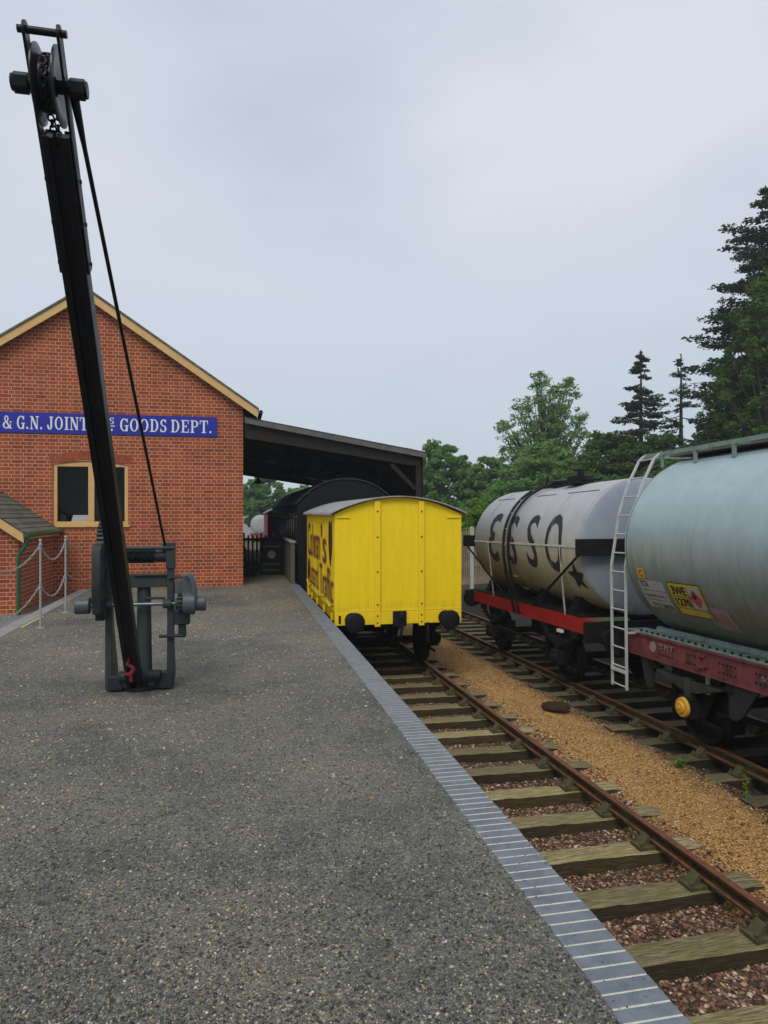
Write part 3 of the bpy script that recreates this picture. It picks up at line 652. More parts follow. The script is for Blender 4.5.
# porch / outbuilding at the left
porch = thing('brick_porch', 'low brick outbuilding with slate roof at the foot of the gable', 'building', (0,0,0))
PX1, PX0, PY, PZ = -4.38, -7.8, 15.72, 1.42
RX = (PX1+PX0)/2; RZ = PZ+.1+(PX1-RX)*.70
b = MB(); b.prism([(PX0,-.5),(PX1,-.5),(PX1,PZ),(RX,RZ-.12),(PX0,PZ)], PY, PY+.25); b.build('front_wall', M_brickx, porch, smooth=False)
for x_ in (PX1-.25, PX0): b = MB(); b.box(x_, x_+.25, PY+.25, WY, -.5, PZ); b.build('side_wall', M_bricky, porch, smooth=False)
b = MB()
for s in (-1, 1):
    for k in range(13):   # courses of slates, each lapped over the one below
        d0 = 1.86*k/13; d1 = 1.86*(k+1)/13+.02
        q = lambda d, dz: (RX+s*d, RZ+.06-d*.70+dz)
        b.prism([q(d0, .0), q(d1, .018), q(d1, .034), q(d0, .016)], PY-.18, WY-.003)
b.build('roof', M_slate, porch, smooth=False)
b = MB()
for s in (-1, 1):
    q = lambda d, dz: (RX+s*d, RZ+.055-d*.70+dz); b.prism([q(0,0), q(1.85,0), q(1.85,-.19), q(0,-.19)], PY-.17, PY-.14)
b.build('bargeboard', M_cream, porch, smooth=False)
b = MB(); b.box(PX1+.02, PX1+.13, PY-.13, WY-.01, PZ-.07, PZ-.03); b.box(PX1+.10, PX1+.13, PY-.13, WY-.01, PZ-.03, PZ+.06); b.build('eaves_board', M_cream, porch)
b = MB(); b.tube([(PX1+.185, PY-.19, PZ+.03), (PX1+.185, WY-.01, PZ+.03)], .05, 12); b.build('gutter', M_green, porch)
b = MB(); b.tube([(PX1+.185, PY-.08, PZ), (PX1+.185, PY-.08, PZ-.12), (PX1+.15, PY-.08, PZ-.20), (PX1+.05, PY-.08, PZ-.34), (PX1+.02, PY-.08, PZ-.42), (PX1+.02, PY-.08, -.2)], .038, 12)
for zz in (.9, .1): b.cyl((PX1+.02, PY-.08, zz), (PX1+.02, PY-.08, zz+.04), .046, 12)
b.build('downpipe', M_green, porch)

# ------------------------------------------------------------ canopy
can = thing('lean_to_canopy', 'dark timber lean-to canopy on the shed side covering the track', 'canopy', (0,0,0))
CX0, CZ0, CX1, CZ1 = .22, 4.36, 5.12, 3.53
cs = (CZ0-CZ1)/(CX1-CX0); cz = lambda x: CZ0-(x-CX0)*cs
b = MB(); b.prism([(CX0,CZ0),(CX1,CZ1),(CX1,CZ1+.04),(CX0,CZ0+.04)], WY-.12, WY1); b.build('roof', mat('felt_roof', (.05,.05,.052), .9), can, smooth=False)
b = MB(); b.prism([(CX0+.02,CZ0-.003),(CX1-.01,CZ1-.003),(CX1-.01,CZ1-.13),(CX0+.02,CZ0-.13)], WY-.15, WY-.115); b.build('fascia', M_fascia, can, smooth=False)
b = MB(); b.prism([(CX0+.03,CZ0-.13),(CX1-.15,CZ1-.11),(CX1-.15,CZ1-.36),(CX0+.03,CZ0-.50)], WY-.02, WY+.13)
b.build('tie_beam', M_timber, can, smooth=False)
for yy in (24.5, 30.5, 36.5): b = MB(); b.prism([(CX0+.03,CZ0-.13),(CX1-.15,CZ1-.11),(CX1-.15,CZ1-.36),(CX0+.03,CZ0-.50)], yy, yy+.15); b.build('tie_beam', M_timber, can, smooth=False)
b = MB(); b.prism([(CX0+.02,CZ0-.003),(CX1-.01,CZ1-.003),(CX1-.01,CZ1-.26),(CX0+.02,CZ0-.30)], WY1-.02, WY1+.02); b.build('far_fascia', M_timber, can, smooth=False)
b = MB(); b.box(5.075, 5.10, WY+.2, WY1, 1.55, 3.53); b.build('side_boarding', M_timber, can)
for k in range(8):
    b = MB(); xx = CX0+.35+k*.6; b.box(xx-.04, xx+.04, WY-.11, WY1-.1, cz(xx)-.16, cz(xx)-.01); b.build('purlin', M_timber, can)
for yy in (18.62, 24.5, 30.5, 36.5):
    b = MB(); b.box(4.86, 5.01, yy, yy+.15, -1.5, 3.22); b.build('post', M_timber, can, bevel=.008)
    b = MB(); b.beam((4.86, yy+.07, 2.55), (4.16, yy+.07, 3.24), .11, .11); b.build('brace', M_timber, can)
b = MB(); b.box(4.95, 5.07, WY+.1, WY1, CZ1-.24, CZ1-.02); b.build('wall_plate', M_timber, can)
# hanging lamp
x_, y_ = cw(258, 26); lamp = thing('hanging_lamp', 'black dished lamp hanging beneath the canopy beside the shed wall', 'lamp', (x_, y_, zat(483.5, 26)))
b = MB(); b.lathe([(.0,.19),(.02,.20),(.07,.13),(.14,.06),(.22,.05),(.24,.02)], axis='z', n=24); b.build('lamp_shade', M_black, lamp)
b = MB(); b.tube([(0,0,.22),(0,0,1.2)], .014, 8); b.build('stem', M_black, lamp)
b = MB(); b.lathe([(-.03,.03),(.02,.07),(.06,.03)], axis='z', n=12); b.build('bulb', M_lab_w, lamp)

# parapet, cabinet, railings on the covered platform
par = thing('parapet_wall', 'low beige boarded parapet along the platform edge under the canopy', 'wall', (1.5, 18.7, 0))
b = MB(); b.box(-.05, .05, 0, 6.2, 0.012, 1.10); b.build('panel', M_parapet, par)
b = MB(); b.box(-.08, .09, -.02, 6.22, 1.10, 1.15); b.build('coping', M_kerb, par, bevel=.01)
x0, y0 = cw(271.5, 21.4)
cab = thing('black_cabinet', 'black cabinet with green stripes and pale roundel under the canopy', 'cabinet', (x0, y0, .012))
b = MB(); b.box(-.34, .34, -.03, .45, 0, 1.08); b.box(-.37, .37, -.06, .48, 1.08, 1.14); b.build('body', M_black, cab, bevel=.01)
b = MB()
for z in (.14, .32, .86): b.box(-.26, .26, -.036, -.028, z, z+.022)
b.build('stripe', mat('lime_line', (.13,.19,.05), .5), cab)
b = MB(); b.cyl((0,-.028,.62), (0,-.042,.62), .12, 28); b.cyl((0,-.04,.62), (0,-.046,.62), .07, 20); b.build('roundel', mat('roundel_cream', (.26,.23,.17), .6), cab)
x0, y0 = cw(254, 23.5)
rl = thing('picket_railing', 'dark wooden picket railing between brick shed and black cabinet', 'railing', (0, 23.4, .012))
b = MB(); b.box(.22, 1.44, -.03, .03, .98, 1.06); b.box(.22, 1.44, -.03, .03, .12, .2)
b.build('rail', M_timber, rl)
for k in range(9):
    b = MB(); xx = .28+k*.14; b.box(xx-.03, xx+.03, -.045, -.015, .0, 1.24 if k % 4 == 0 else 1.16); b.build('picket', mat('brown_picket', (.05,.025,.015), .8), rl)
bn = thing('wooden_bench', 'small dark bench against the shed wall beneath the canopy', 'bench', (.42, 21.2, .012), (0,0,R(90)))
b = MB()
for k in range(3): b.box(-.45, .45, -.16+.11*k, -.07+.11*k, .40, .43)
b.build('seat', M_timber, bn)
for sx in (-.38, .38):
    b = MB(); b.box(sx-.03, sx+.03, -.15, -.09, 0, .40); b.build('leg', M_timber, bn)
    b = MB(); b.box(sx-.03, sx+.03, .10, .16, 0, .85); b.build('leg', M_timber, bn)
b = MB(); b.box(-.45, .45, .13, .16, .55, .63); b.box(-.45, .45, .13, .16, .70, .80); b.build('backrest', M_timber, bn)

# chain fence posts on the left
posts = []
for px, fwd in ((-22, 9.8), (41.5, 11.7), (65, 13.6)): posts.append(cw(px, fwd))
posts = [(-3.15, 9.3), (-3.15, 12.5), (-3.16, 14.3)]
pl_lab = ['nearest post of the chain fence, outside the frame at left', 'thin steel chain fence post nearest the platform kerb line and downpipe', 'thin steel chain fence post farther back, in front of the gable brickwork']
PH = 1.44
for i, (x, y) in enumerate(posts):
    if i == 0: continue
    t = thing('fence_post', pl_lab[i], 'post', (x, y, 0), group='posts of the chain fence')
    b = MB(); b.cyl((0,0,0), (0,0,PH), .017, 12); b.lathe([(PH,.024),(PH+.01,.028),(PH+.03,.02)], axis='z', n=12); b.build('shaft', M_galv, t)
    b = MB(); b.cyl((0,0,0), (0,0,.012), .07, 14); b.build('base_plate', M_galv, t)
    b = MB()
    for z in (PH-.06, .66): b.lathe([(z-.015,.021),(z,.028),(z+.015,.021)], axis='z', n=12)
    b.build('ring', M_galv, t)
def chain(a, c, sag, r=.0048):
    b = MB(); n = 26; pts = []
    for i in range(n*1+1):
        t = i/n; p = Vector(a).lerp(Vector(c), t); p.z -= sag*4*t*(1-t); pts.append(p)
    for i in range(n):
        d = pts[i+1]-pts[i]; m_ = (pts[i]+pts[i+1])/2
        q = d.to_track_quat('X', 'Z').to_matrix().to_4x4() @ Matrix.Rotation(R(90)*(i % 2), 4, 'X'); q.translation = m_
        l = d.length*.68; ring_ = [q @ Vector((l*math.cos(a_), .014*math.sin(a_), 0)) for a_ in [k*math.pi/4 for k in range(8)]]
        b.tube(ring_+[ring_[0]], r, 5)
    return b
ch = [((-3.15,9.3,PH-.08),(posts[1][0],posts[1][1],PH-.06),'upper steel chain hanging left of the nearer fence post'),
      ((-3.15,9.3,.70),(posts[1][0],posts[1][1],.72),'lower steel chain hanging left of the nearer fence post'),
      ((*posts[1],PH-.06),(*posts[2],PH-.06),'upper steel chain hanging between the two fence posts'),
      ((*posts[1],.72),(*posts[2],.76),'lower steel chain hanging between the two fence posts'),
      ((*posts[2],PH-.06),(-3.2,WY,PH-.02),'upper steel chain from the farther post to the brick gable'),
      ((*posts[2],.76),(-3.2,WY,.75),'lower steel chain from the farther post to the brick gable')]
for a, c, l in ch: tag(chain(a, c, .30).build('fence_chain', M_galv), l, 'chain', 'chains of the post fence')

# ------------------------------------------------------------ platform crane
CRX, CRY = -1.0, 7.95
crane = thing('platform_crane', 'tall hand-cranked platform crane with black jib and grey winch frame', 'crane', (CRX, CRY, 0))
for s in (-1, 1):
    b = MB(); b.box(s*.315-.035, s*.315+.035, -.08, .05, .02, 1.57)
    b.prism([(.05,.02),(.5,.02),(.5,.10),(.05,1.0)], s*.315-.012, s*.315+.012, 'x')
    b.box(s*.315-.045, s*.315+.045, -.10, .07, 1.30, 1.58)
    b.build('side_frame', M_grey, crane, bevel=.008)
b = MB(); b.box(-.28, .28, -.06, .06, 1.10, 1.24); b.box(-.06, .28, -.09, .02, 1.225, 1.245); b.build('cross_beam', M_grey, crane, bevel=.006)
b = MB(); b.cyl((.03,.05,.12), (.03,.05,1.10), .085, 20, .07); b.build('mast', M_grey, crane)
b = MB(); b.cyl((-.28,-.02,1.43), (.28,-.02,1.43), .045, 16); b.cyl((.16,-.02,1.43), (.28,-.02,1.43), .062, 20); b.cyl((-.28,-.02,1.43), (-.22,-.02,1.43), .09, 20); dr = b.build('chain_drum', M_dkgrey, crane)
b = MB()
for k in range(15):
    x = -.20+.024*k; pts = [(x+.006*math.sin(a*2), -.02+.065*math.cos(a), 1.43+.065*math.sin(a)) for a in [R(i*24) for i in range(16)]]; b.tube(pts, .012, 5)
b.build('wound_chain', M_jib, dr)
b = MB(); b.cyl((-.36,-.10,1.525), (.36,-.10,1.525), .022, 12); b.build('tie_bar', M_grey, crane)
b = MB(); b.cyl((-.60,-.10,.925), (.66,-.10,.925), .020, 12); sh = b.build('winch_shaft', mat('bright_steel', (.16,.17,.2), .35, .6), crane)
for x0, x1, r in ((-.46,-.30,.045),(.24,.33,.05),(-.33,-.27,.055),(.37,.42,.06)):
    b = MB(); b.cyl((x0,-.10,.925), (x1,-.10,.925), r, 20); b.build('bearing', M_grey, sh, bevel=.004)
b = MB(); b.cyl((-.64,-.10,.925), (-.49,-.10,.925), .088, 28); b.build('winding_boss', M_boss, sh, bevel=.012)
b = MB(); b.cyl((.56,-.10,.925), (.69,-.10,.925), .085, 28); b.build('winding_boss', M_boss, sh, bevel=.012)
def gear(b, c, r, w, teeth, hub=.06):
    x, y, z = c; prof = []
    for k in range(teeth):
        for f, rr in ((0, r), (.42, r), (.5, r-.028), (.92, r-.028)):
            a = 2*math.pi*(k+f)/teeth; prof.append((y+rr*math.cos(a), z+rr*math.sin(a)))
    ir = r-.075; inner = [(y+ir*math.cos(2*math.pi*i/len(prof)), z+ir*math.sin(2*math.pi*i/len(prof))) for i in range(len(prof))]
    n = len(prof); V = [(x-w/2, *p) for p in prof]+[(x+w/2, *p) for p in prof]+[(x-w/2, *p) for p in inner]+[(x+w/2, *p) for p in inner]; F = []
    for i in range(n):
        j = (i+1) % n; F += [(i, j, n+j, n+i), (2*n+i, 3*n+i, 3*n+j, 2*n+j), (i, 2*n+i, 2*n+j, j), (n+i, n+j, 3*n+j, 3*n+i)]
    b.add(V, F); b.cyl((x-w/2-.02, y, z), (x+w/2+.02, y, z), hub, 16)
    for k in range(6):
        a = k*math.pi/3; b.beam((x, y+math.cos(a)*hub*.8, z+math.sin(a)*hub*.8), (x, y+math.cos(a)*(ir+.01), z+math.sin(a)*(ir+.01)), .03, .05, up=(1,0,0))
b = MB(); gear(b, (-.375, .16, 1.40), .47, .07, 56); b.build('large_gear', M_grey, crane, smooth=False)
b = MB(); gear(b, (.42, -.10, .925), .115, .05, 16, .05); b.build('small_gear', M_grey, crane, smooth=False)
b = MB(); b.prism([(-.34,.86),(.06,.86),(.10,1.10),(.10,1.50),(.04,1.58),(-.30,1.58),(-.36,1.50),(-.38,1.10)], -.430, -.342, 'x'); b.box(-.42,-.33,-.24,.0,.78,.93); b.build('gear_guard', M_dkgrey, crane, bevel=.01)
b = MB(); b.cyl((.44,.0,1.02), (.55,.0,1.02), .16, 28); b.box(.45,.56,-.16,-.05,.90,1.24); b.box(.36,.46,-.1,.08,1.03,1.17); b.cyl((.45,-.12,.93), (.58,-.12,.93), .125, 28); b.tube([(.50,-.17,1.24),(.55,-.18,1.18),(.57,-.18,1.05),(.56,-.18,.95)], .035, 10); b.build('brake_drum', M_boss, crane, bevel=.01)
b = MB(); b.box(.36,.52,-.15,.0,.70,.86); b.box(.40,.48,-.13,-.03,.56,.72); b.tube([(.20,-.12,.58),(.46,-.12,.58)], .018, 8); b.build('brake_bracket', M_dkgrey, crane, bevel=.01)
b = MB(); b.tube([(.30,-.1,1.20),(.42,-.12,1.21),(.55,-.14,1.19)], .014, 8); b.tube([(.05,-.08,.985),(.26,-.08,.985)], .014, 8); b.build('brake_lever', M_dkgrey, crane)
b = MB(); b.box(-.33,.33,-.10,.16,.02,.12); b.box(-.31,-.17,-.13,-.04,.02,.17); b.box(.20,.34,-.13,-.04,.02,.20); b.cyl((-.2,-.14,.17), (.22,-.14,.17), .06, 16); b.cyl((0,.05,0), (0,.05,.05), .20, 32)
for x in (-.13,.13): b.box(x-.04,x+.04,-.15,-.04,.05,.20)
b.build('base_casting', M_dkgrey, crane, bevel=.01)
# jib, leaning towards the camera along -Y
J0 = Vector((-.04, -.14, .10)); HD = Vector((0.015, 4.10-CRY, 4.22)); JD = (HD-J0).normalized(); JL = (HD-J0).length
JN = Vector((1,0,0)).cross(JD).normalized()     # across the jib, upwards/backwards
def jm(): M = Matrix((JD.cross(JN), JD, JN)).transposed().to_4x4(); M.translation = J0; return M
JM = jm(); jl = JL-.235
b = MB()
b.box(-.074, -.062, 0, jl, -.060, .060, JM); b.box(.062, .074, 0, jl, -.060, .060, JM)      # two channel webs
for s in (-1, 1):
    b.box(s*.051-.022, s*.051+.022, 0, jl, -.072, -.060, JM); b.box(s*.051-.022, s*.051+.022, 0, jl, .060, .072, JM)
b.box(-.061, .061, .02, jl-.01, -.05, .05, JM)
jib = b.build('jib', M_jib, crane, bevel=.003)
b = MB()
for s in (-1, 1):
    b.box(s*.0825-.007, s*.0825+.007, jl-.80, jl+.475, -.050, .050, JM)
    p = JM @ Vector((s*.0825, jl+.475, 0)); b.cyl(p-Vector((.0075,0,0)), p+Vector((.0075,0,0)), .052, 20)
    for q in (jl-.75, jl-.5, jl-.25): pp = JM @ Vector((s*.092, q, .0)); b.cyl(pp, pp+Vector((s*.009,0,0)), .014, 8)
b.build('head_cheek', M_jib, jib, bevel=.002)
pin = JM @ Vector((0, jl+.485, 0)); b = MB(); b.cyl(pin-Vector((.120,0,0)), pin+Vector((.120,0,0)), .019, 14); b.build('guard_pin', M_jib, jib)
b = MB(); b.cyl(HD-Vector((.13,0,0)), HD+Vector((.13,0,0)), .035, 14)
for s in (-1, 1):
    b.cyl(HD+Vector((s*.105,0,0)), HD+Vector((s*.18,0,0)), .056, 6); b.cyl(HD+Vector((s*.18,0,0)), HD+Vector((s*.193,0,0)), .044, 16)
b.build('head_axle', M_jib, jib, bevel=.003)
b = MB(); b.lathe([(-.058,.17),(-.056,.200),(-.048,.200),(-.030,.135),(.030,.135),(.048,.200),(.056,.200),(.058,.17),(.03,.05),(-.03,.05)], c=HD, axis='x', n=48); b.build('sheave', mat('sheave_paint', (.03,.033,.037), .3, .3), jib)
def links(b, p0, p1, r=.0075, l=.05):
    p0, p1 = Vector(p0), Vector(p1); n = max(1, int((p1-p0).length/(l*.72)))
    for i in range(n):
        m_ = p0.lerp(p1, (i+.5)/n); q = (p1-p0).to_track_quat('X', 'Z').to_matrix().to_4x4() @ Matrix.Rotation(R(90)*(i % 2), 4, 'X'); q.translation = m_
        rg = [q @ Vector((l/2*math.cos(a), .017*math.sin(a), 0)) for a in [k*math.pi/4 for k in range(9)]]; b.tube(rg, r, 5)
b = MB(); prev = None
for k in range(13):
    a = R(-30+k*20); d = JD*math.sin(a)*.152-JN*math.cos(a)*.152; p = HD+d
    if prev is not None: links(b, prev, p, .0075, .05)
    prev = p
links(b, HD+(-JN)*.09-JD*.12, HD-JN*.04-JD*.30, .006, .04); links(b, HD+JN*.09-JD*.12, HD+JN*.03-JD*.30, .006, .04)
b.build('load_chain', M_jib, jib)
b = MB(); ta = HD+Vector((.115,.0,0)); tb = Vector((.255, .02, 1.52)); b.tube([ta, tb], .0135, 10); b.cyl(ta-Vector((.012,0,0)), ta+Vector((.012,0,0)), .05, 16); b.tube([ta, ta.lerp(tb,.07)], [.028,.0135], 10); b.cyl(tb-Vector((.03,0,0)), tb+Vector((.03,0,0)), .045, 14); b.build('tie_rod', M_jib, crane)
# red hook lashed at the jib foot
hk = MB(); c0 = JM @ Vector((-.02, .42, .10)); pts = []
for k in range(15):
    a = R(100-k*19); pts.append(c0+Vector((.045*math.cos(a), 0, .045*math.sin(a)-.03)))
hk.tube(pts, [.014+.010*math.sin(math.pi*min(1, k/12)) for k in range(15)], 10); hk.tube([c0+Vector((-.008,0,.012)), c0+Vector((0,0,.10)), c0+Vector((0,.01,.14))], .020, 10); hk.tube([c0+Vector((.02,-.01,-.07)), c0+Vector((.03,-.01,-.15))], .016, 8)
hk.build('hook', M_redp, crane)

# ------------------------------------------------------------ wagon helpers (origin at rail level, y along the track)
def wheel(b, x, s, r=.46):
    b.lathe([(x-s*.0,.30*0+.05),(x,r-.06),(x-s*.005,r+.03),(x+s*.03,r+.028),(x+s*.035,r),(x+s*.13,r-.012),(x+s*.13,r-.07),(x+s*.06,r-.08),(x+s*.06,.12),(x+s*.15,.10),(x+s*.15,.05)], axis='x', n=40)
def wheelset(root, y, r=.46, m=M_under):
    b = MB(); b.cyl((-1.0,0,0), (1.0,0,0), .07, 16); ax = b.build('wheelset', m, root); ax.location = (0, y, r)
    for s in (-1, 1):
        b = MB(); wheel(b, s*.685, s, r); b.build('wheel', M_wheel, ax)
def running_gear(root, y, xs, ztop, box_m=M_under, r=.46, half=.62, leaf=None):
    for s in (-1, 1):
        x = s*xs
        b = MB()
        for k in range(7):
            h = half*(1-.11*k); zz = r+.22+.022*(6-k)*1.0+.0
            pts = [(y+h*t, zz+.025*(t*t)+.0) for t in (-1,-.66,-.33,0,.33,.66,1)]
            poly = pts+[(a, c-.017) for a, c in pts[::-1]]; b.prism(poly, x-.045, x+.045, 'x')
        b.box(x-.055, x+.055, y-.06, y+.06, r+.10, r+.38)
        b.build('leaf_spring', leaf or M_under, root, smooth=False)
        b = MB()
        for q in (-1, 1):
            b.beam((x, y+q*(half+.01), r+.40), (x, y+q*(half+.10), ztop), .05, .07, up=(1,0,0)); b.box(x-.06, x+.06, y+q*(half+.1)-.06, y+q*(half+.1)+.06, ztop-.12, ztop)
            b.cyl((x-.06, y+q*half, r+.39), (x+.06, y+q*half, r+.39), .035, 12)
        b.build('spring_hanger', M_under, root)
        b = MB(); xi = x-s*.09
        b.prism([(y-.55, ztop),(y-.16, r-.16),(y-.10, r-.16),(y-.10, r+.35),(y+.10, r+.35),(y+.10, r-.16),(y+.16, r-.16),(y+.55, ztop)], xi-.01, xi+.01, 'x'); b.box(xi-.012, xi+.012, y-.5, y+.5, r-.20, r-.15)
        b.build('axle_guard', M_under, root, smooth=False)
        b = MB(); b.box(x-.10, x+.09, y-.14, y+.14, r-.14, r+.14); bx_ = b.build('axlebox', M_under, root, bevel=.015)
        b = MB(); xo = x+s*.09; b.cyl((xo,y,r), (xo+s*.05,y,r), .135, 28, .125); b.cyl((xo+s*.05,y,r), (xo+s*.085,y,r), .085, 24, .075); b.cyl((xo+s*.085,y,r), (xo+s*.10,y,r), .035, 6); b.build('axlebox_cover', box_m, bx_, bevel=.005)
def buffer(root, x, y, s, z=1.05, m=M_black, rh=.17, l=.42):
    b = MB(); b.lathe([(y,.14),(y+s*.03,.14),(y+s*.035,.10),(y+s*.26,.085),(y+s*.26,.055),(y+s*(l-.05),.055)], c=(x,0,z), axis='y', n=28); o = b.build('buffer', m, root)
    b = MB(); b.lathe([(y+s*(l-.06),.06),(y+s*(l-.05),rh-.01),(y+s*(l-.02),rh),(y+s*(l-.005),rh*.8),(y+s*l,rh*.35),(y+s*l,.01)], c=(x,0,z), axis='y', n=36); b.build('buffer_head', m, o)
def coupling(root, y, s, z=1.02):
    b = MB(); b.box(-.13,.13,min(y,y+s*.05),max(y,y+s*.05),z-.16,z+.13); b.build('drawbar_plate', M_black, root, bevel=.012)
    b = MB(); b.tube([(0,y,z),(0,y+s*.17,z),(0,y+s*.22,z+.04),(0,y+s*.22,z+.09),(0,y+s*.16,z+.1)], .028, 8)
    for k in range(3):
        zc = z-.04-.11*k; pts = [(.035*math.cos(a)*(1 if k % 2 else .6), y+s*.15+.035*math.cos(a)*(0 if k % 2 else 1), zc+.075*math.sin(a)) for a in [q*math.pi/5 for q in range(11)]]; b.tube(pts, .015, 6)
    b.build('coupling_chain', M_black, root)
def wrap(root, name, m, parts, r, side=-1, zc=0.0, lift=.004):
    "stick flat shapes on a horizontal cylinder; parts: (vs, fs, y, arc angle above the axis in radians); readable from outside"
    b = MB()
    for vs, fs, y, a0 in parts:
        b.add([(side*(r+lift)*math.cos(a0+v.y/r), y+(-v.x if side < 0 else v.x), zc+(r+lift)*math.sin(a0+v.y/r)) for v in vs], fs)
    return b.build(name, m, root, smooth=True)

# ------------------------------------------------------------ yellow van
VL = 5.1; VY = 12.84+VL/2
van = thing('goods_van', 'yellow planked goods van with brown lettering standing by the platform', 'goods van', (3.02, VY, -1.15))
hw, hl = 1.22, VL/2
def roofline(x, z0=3.03, zc=3.34): return z0+(zc-z0)*(1-(x/hw)**2)
xs = [-hw+2*hw*i/16 for i in range(17)]
b = MB(); b.prism([(-hw,1.21)]+[(x, roofline(x)) for x in xs]+[(hw,1.21)], -hl, hl); b.build('body', M_yplank, van, smooth=False)
b = MB(); q = [(-hw-.09, roofline(-hw)-.02)]+[(x*1.06, roofline(x)+.012) for x in xs]+[(hw+.09, roofline(hw)-.02)]
b.prism(q+[(x, z+.022) for x, z in q[::-1]], -hl-.10, hl+.10); b.build('roof', M_roofgrey, van, smooth=False)
b = MB(); b.box(-hw, hw, -hl-.02, -hl+.13, .965, 1.205); b.build('headstock', M_yellow, van, bevel=.006)
b = MB(); b.box(-hw, hw, hl-.13, hl+.02, .965, 1.205); b.build('headstock', M_yellow, van, bevel=.006)
for s in (-1, 1):
    b = MB(); b.box(s*(hw-.10)-.04, s*(hw-.10)+.04, -hl+.132, hl-.132, .965, 1.205); b.build('solebar', M_yellow, van)
for x in (-.425, .425):
    b = MB(); b.box(x-.055, x+.055, -hl-.055, -hl-.021, .93, roofline(x)-.03)
    nf = len(b.f)
    for z in (1.0, 1.13, 1.34, 1.95, 2.6, 3.08): b.cyl((x, -hl-.066, z), (x, -hl-.05, z), .017, 8)
    o = b.build('end_stanchion', [M_yellow, M_darkbrown], van, bevel=.003)
    for p in o.data.polygons[nf:]: p.material_index = 1
    b = MB(); b.box(x-.047, x+.047, hl+.021, hl+.055, .93, roofline(x)-.03); b.build('end_stanchion', M_yellow, van, bevel=.004)
b = MB()
for s in (-1, 1):
    b.box(s*hw-.05 if s > 0 else -hw-.004, hw+.004 if s > 0 else -hw+.05, -hl-.008, -hl+.05, 1.21, 3.02)
    b.box(min(s*hw, s*(hw-.28)), max(s*hw, s*(hw-.28)), -hl-.022, -hl-.006, 2.955, 2.98)
    for z in (1.28, 1.42, 1.60): b.cyl((s*(hw-.03), -hl-.016, z), (s*(hw-.03), -hl-.006, z), .012, 8)
b.build('corner_plate', M_yellow, van)
b = MB(); b.box(-hw+.27, hw-.03, -hl-.018, -hl-.002, 1.212, 1.238); b.build('end_strap', M_yellow, van)
b = MB()
for s in (-1, 1): b.box(s*1.13-.022, s*1.13+.022, -hl-.024, -hl-.018, 1.0, 1.15)
b.build('lamp_slot', M_black, van)
for s in (-1, 1):
    for e in (-1, 1): buffer(van, s*.90, e*hl, e, 1.06, M_black, .185, .37)
coupling(van, -hl-.02, -1, 1.08)
for y in (-1.38, 1.38): wheelset(van, y); running_gear(van, y, .98, .965, r=.46, half=.48)
b = MB(); b.cyl((.55,-hl-.05,.98), (.55,-hl-.05,.62), .028, 10); b.build('brake_pipe', M_black, van)
b = MB(); b.box(-.35, .35, -.8, .9, .55, .9); b.tube([(-.9,-1.2,.5),(-.2,0,.6),(.8,1.2,.5)], .03, 6); b.build('brake_gear', M_under, van)
# side detail (facing the platform)
b = MB()
for y in (-.80,.80): b.box(-hw-.012, -hw-.001, y-.03, y+.03, 1.22, 3.0)
for z in (1.30, 2.86): b.box(-hw-.018, -hw-.013, -.95, .95, z, z+.04)
b.build('side_door_frame', M_yellow, van)
b = MB()
for y0, y1 in ((-2.5,-1.4),(-1.1,1.1),(1.4,2.5)): b.tube([(-hw-.014,y0,1.36),(-hw-.016,(y0+y1)/2,1.24),(-hw-.014,y1,1.36)], .012, 6)
for y in (-2.2,-1.0,.2,1.3): b.box(-hw-.03, -hw, y-.04, y+.04, 1.02, 1.16)
b.build('side_rail', M_yellow, van)
def flat_side(root, name, m, items, x, side=-1):
    b = MB()
    for vs, fs, y, z in items: b.add([(x+side*.004, y+(-v.x if side < 0 else v.x), z+v.y) for v in vs], fs)
    return b.build(name, m, root, smooth=False)
t1 = text2d("Colman", 1.10, .008, 1.0); t2 = text2d("'s", 1.10, .008, .9); t3 = text2d("Mustard", .98, .006, .85); t4 = text2d("Traffic", .98, .006, .8)
def fitw(t, wd, ht):
    vs, fs = t; xm_ = max(v.x for v in vs); ym = max(v.y for v in vs); return [Vector((v.x*wd/2/xm_, v.y*ht/2/ym, 0)) for v in vs], fs
flat_side(van, 'side_lettering', M_brown, [(*fitw(t1, 2.5, .80), .95, 2.42), (*fitw(t2, .85, .80), -.95, 2.42), (*fitw(t3, 2.2, .62), 1.1, 1.66), (*fitw(t4, 2.1, .66), -1.35, 1.66)], -hw-.015)
# plain dark emblem at the end of the lettering (a generic badge shape)
em = [(-.16,.42),(-.05,.35),(.05,.35),(.16,.42),(.22,.30),(.24,.02),(.16,-.24),(0,-.46),(-.16,-.24),(-.24,.02),(-.22,.30)]
b = MB(); b.prism([(-1.98+a, 2.48+c) for a, c in em], -hw-.015, -hw-.001, 'x'); b.build('badge', M_darkbrown, van)

# ------------------------------------------------------------ silver tank wagon (farther)
EY = 14.0; ez = zr2(EY)
ew = thing('tank_wagon', 'old silver tank wagon with black lettering and red underframe behind yellow van', 'tank wagon', (XC2, EY, ez), (-GRAD, 0, 0))
er, eax = 1.20, 2.55
b = MB(); TY0, TY1 = -3.10, 2.20
DD = [.10]
dish = lambda y, s, r: [(y+s*DD[0]*math.sin(a), r*math.cos(a)**.8 if a < 1.5 else .01) for a in [R(x) for x in (0,8,18,30,42,54,66,76,84,90)]]
prof = [(p[0], max(p[1], .01)) for p in dish(TY0, -1, er)][::-1]+[(p[0], max(p[1], .01)) for p in dish(TY1, 1, er)]
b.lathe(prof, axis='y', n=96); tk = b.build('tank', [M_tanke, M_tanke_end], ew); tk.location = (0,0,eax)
for p in tk.data.polygons:
    if p.center.y < TY0-.005 or p.center.y > TY1+.005: p.material_index = 1
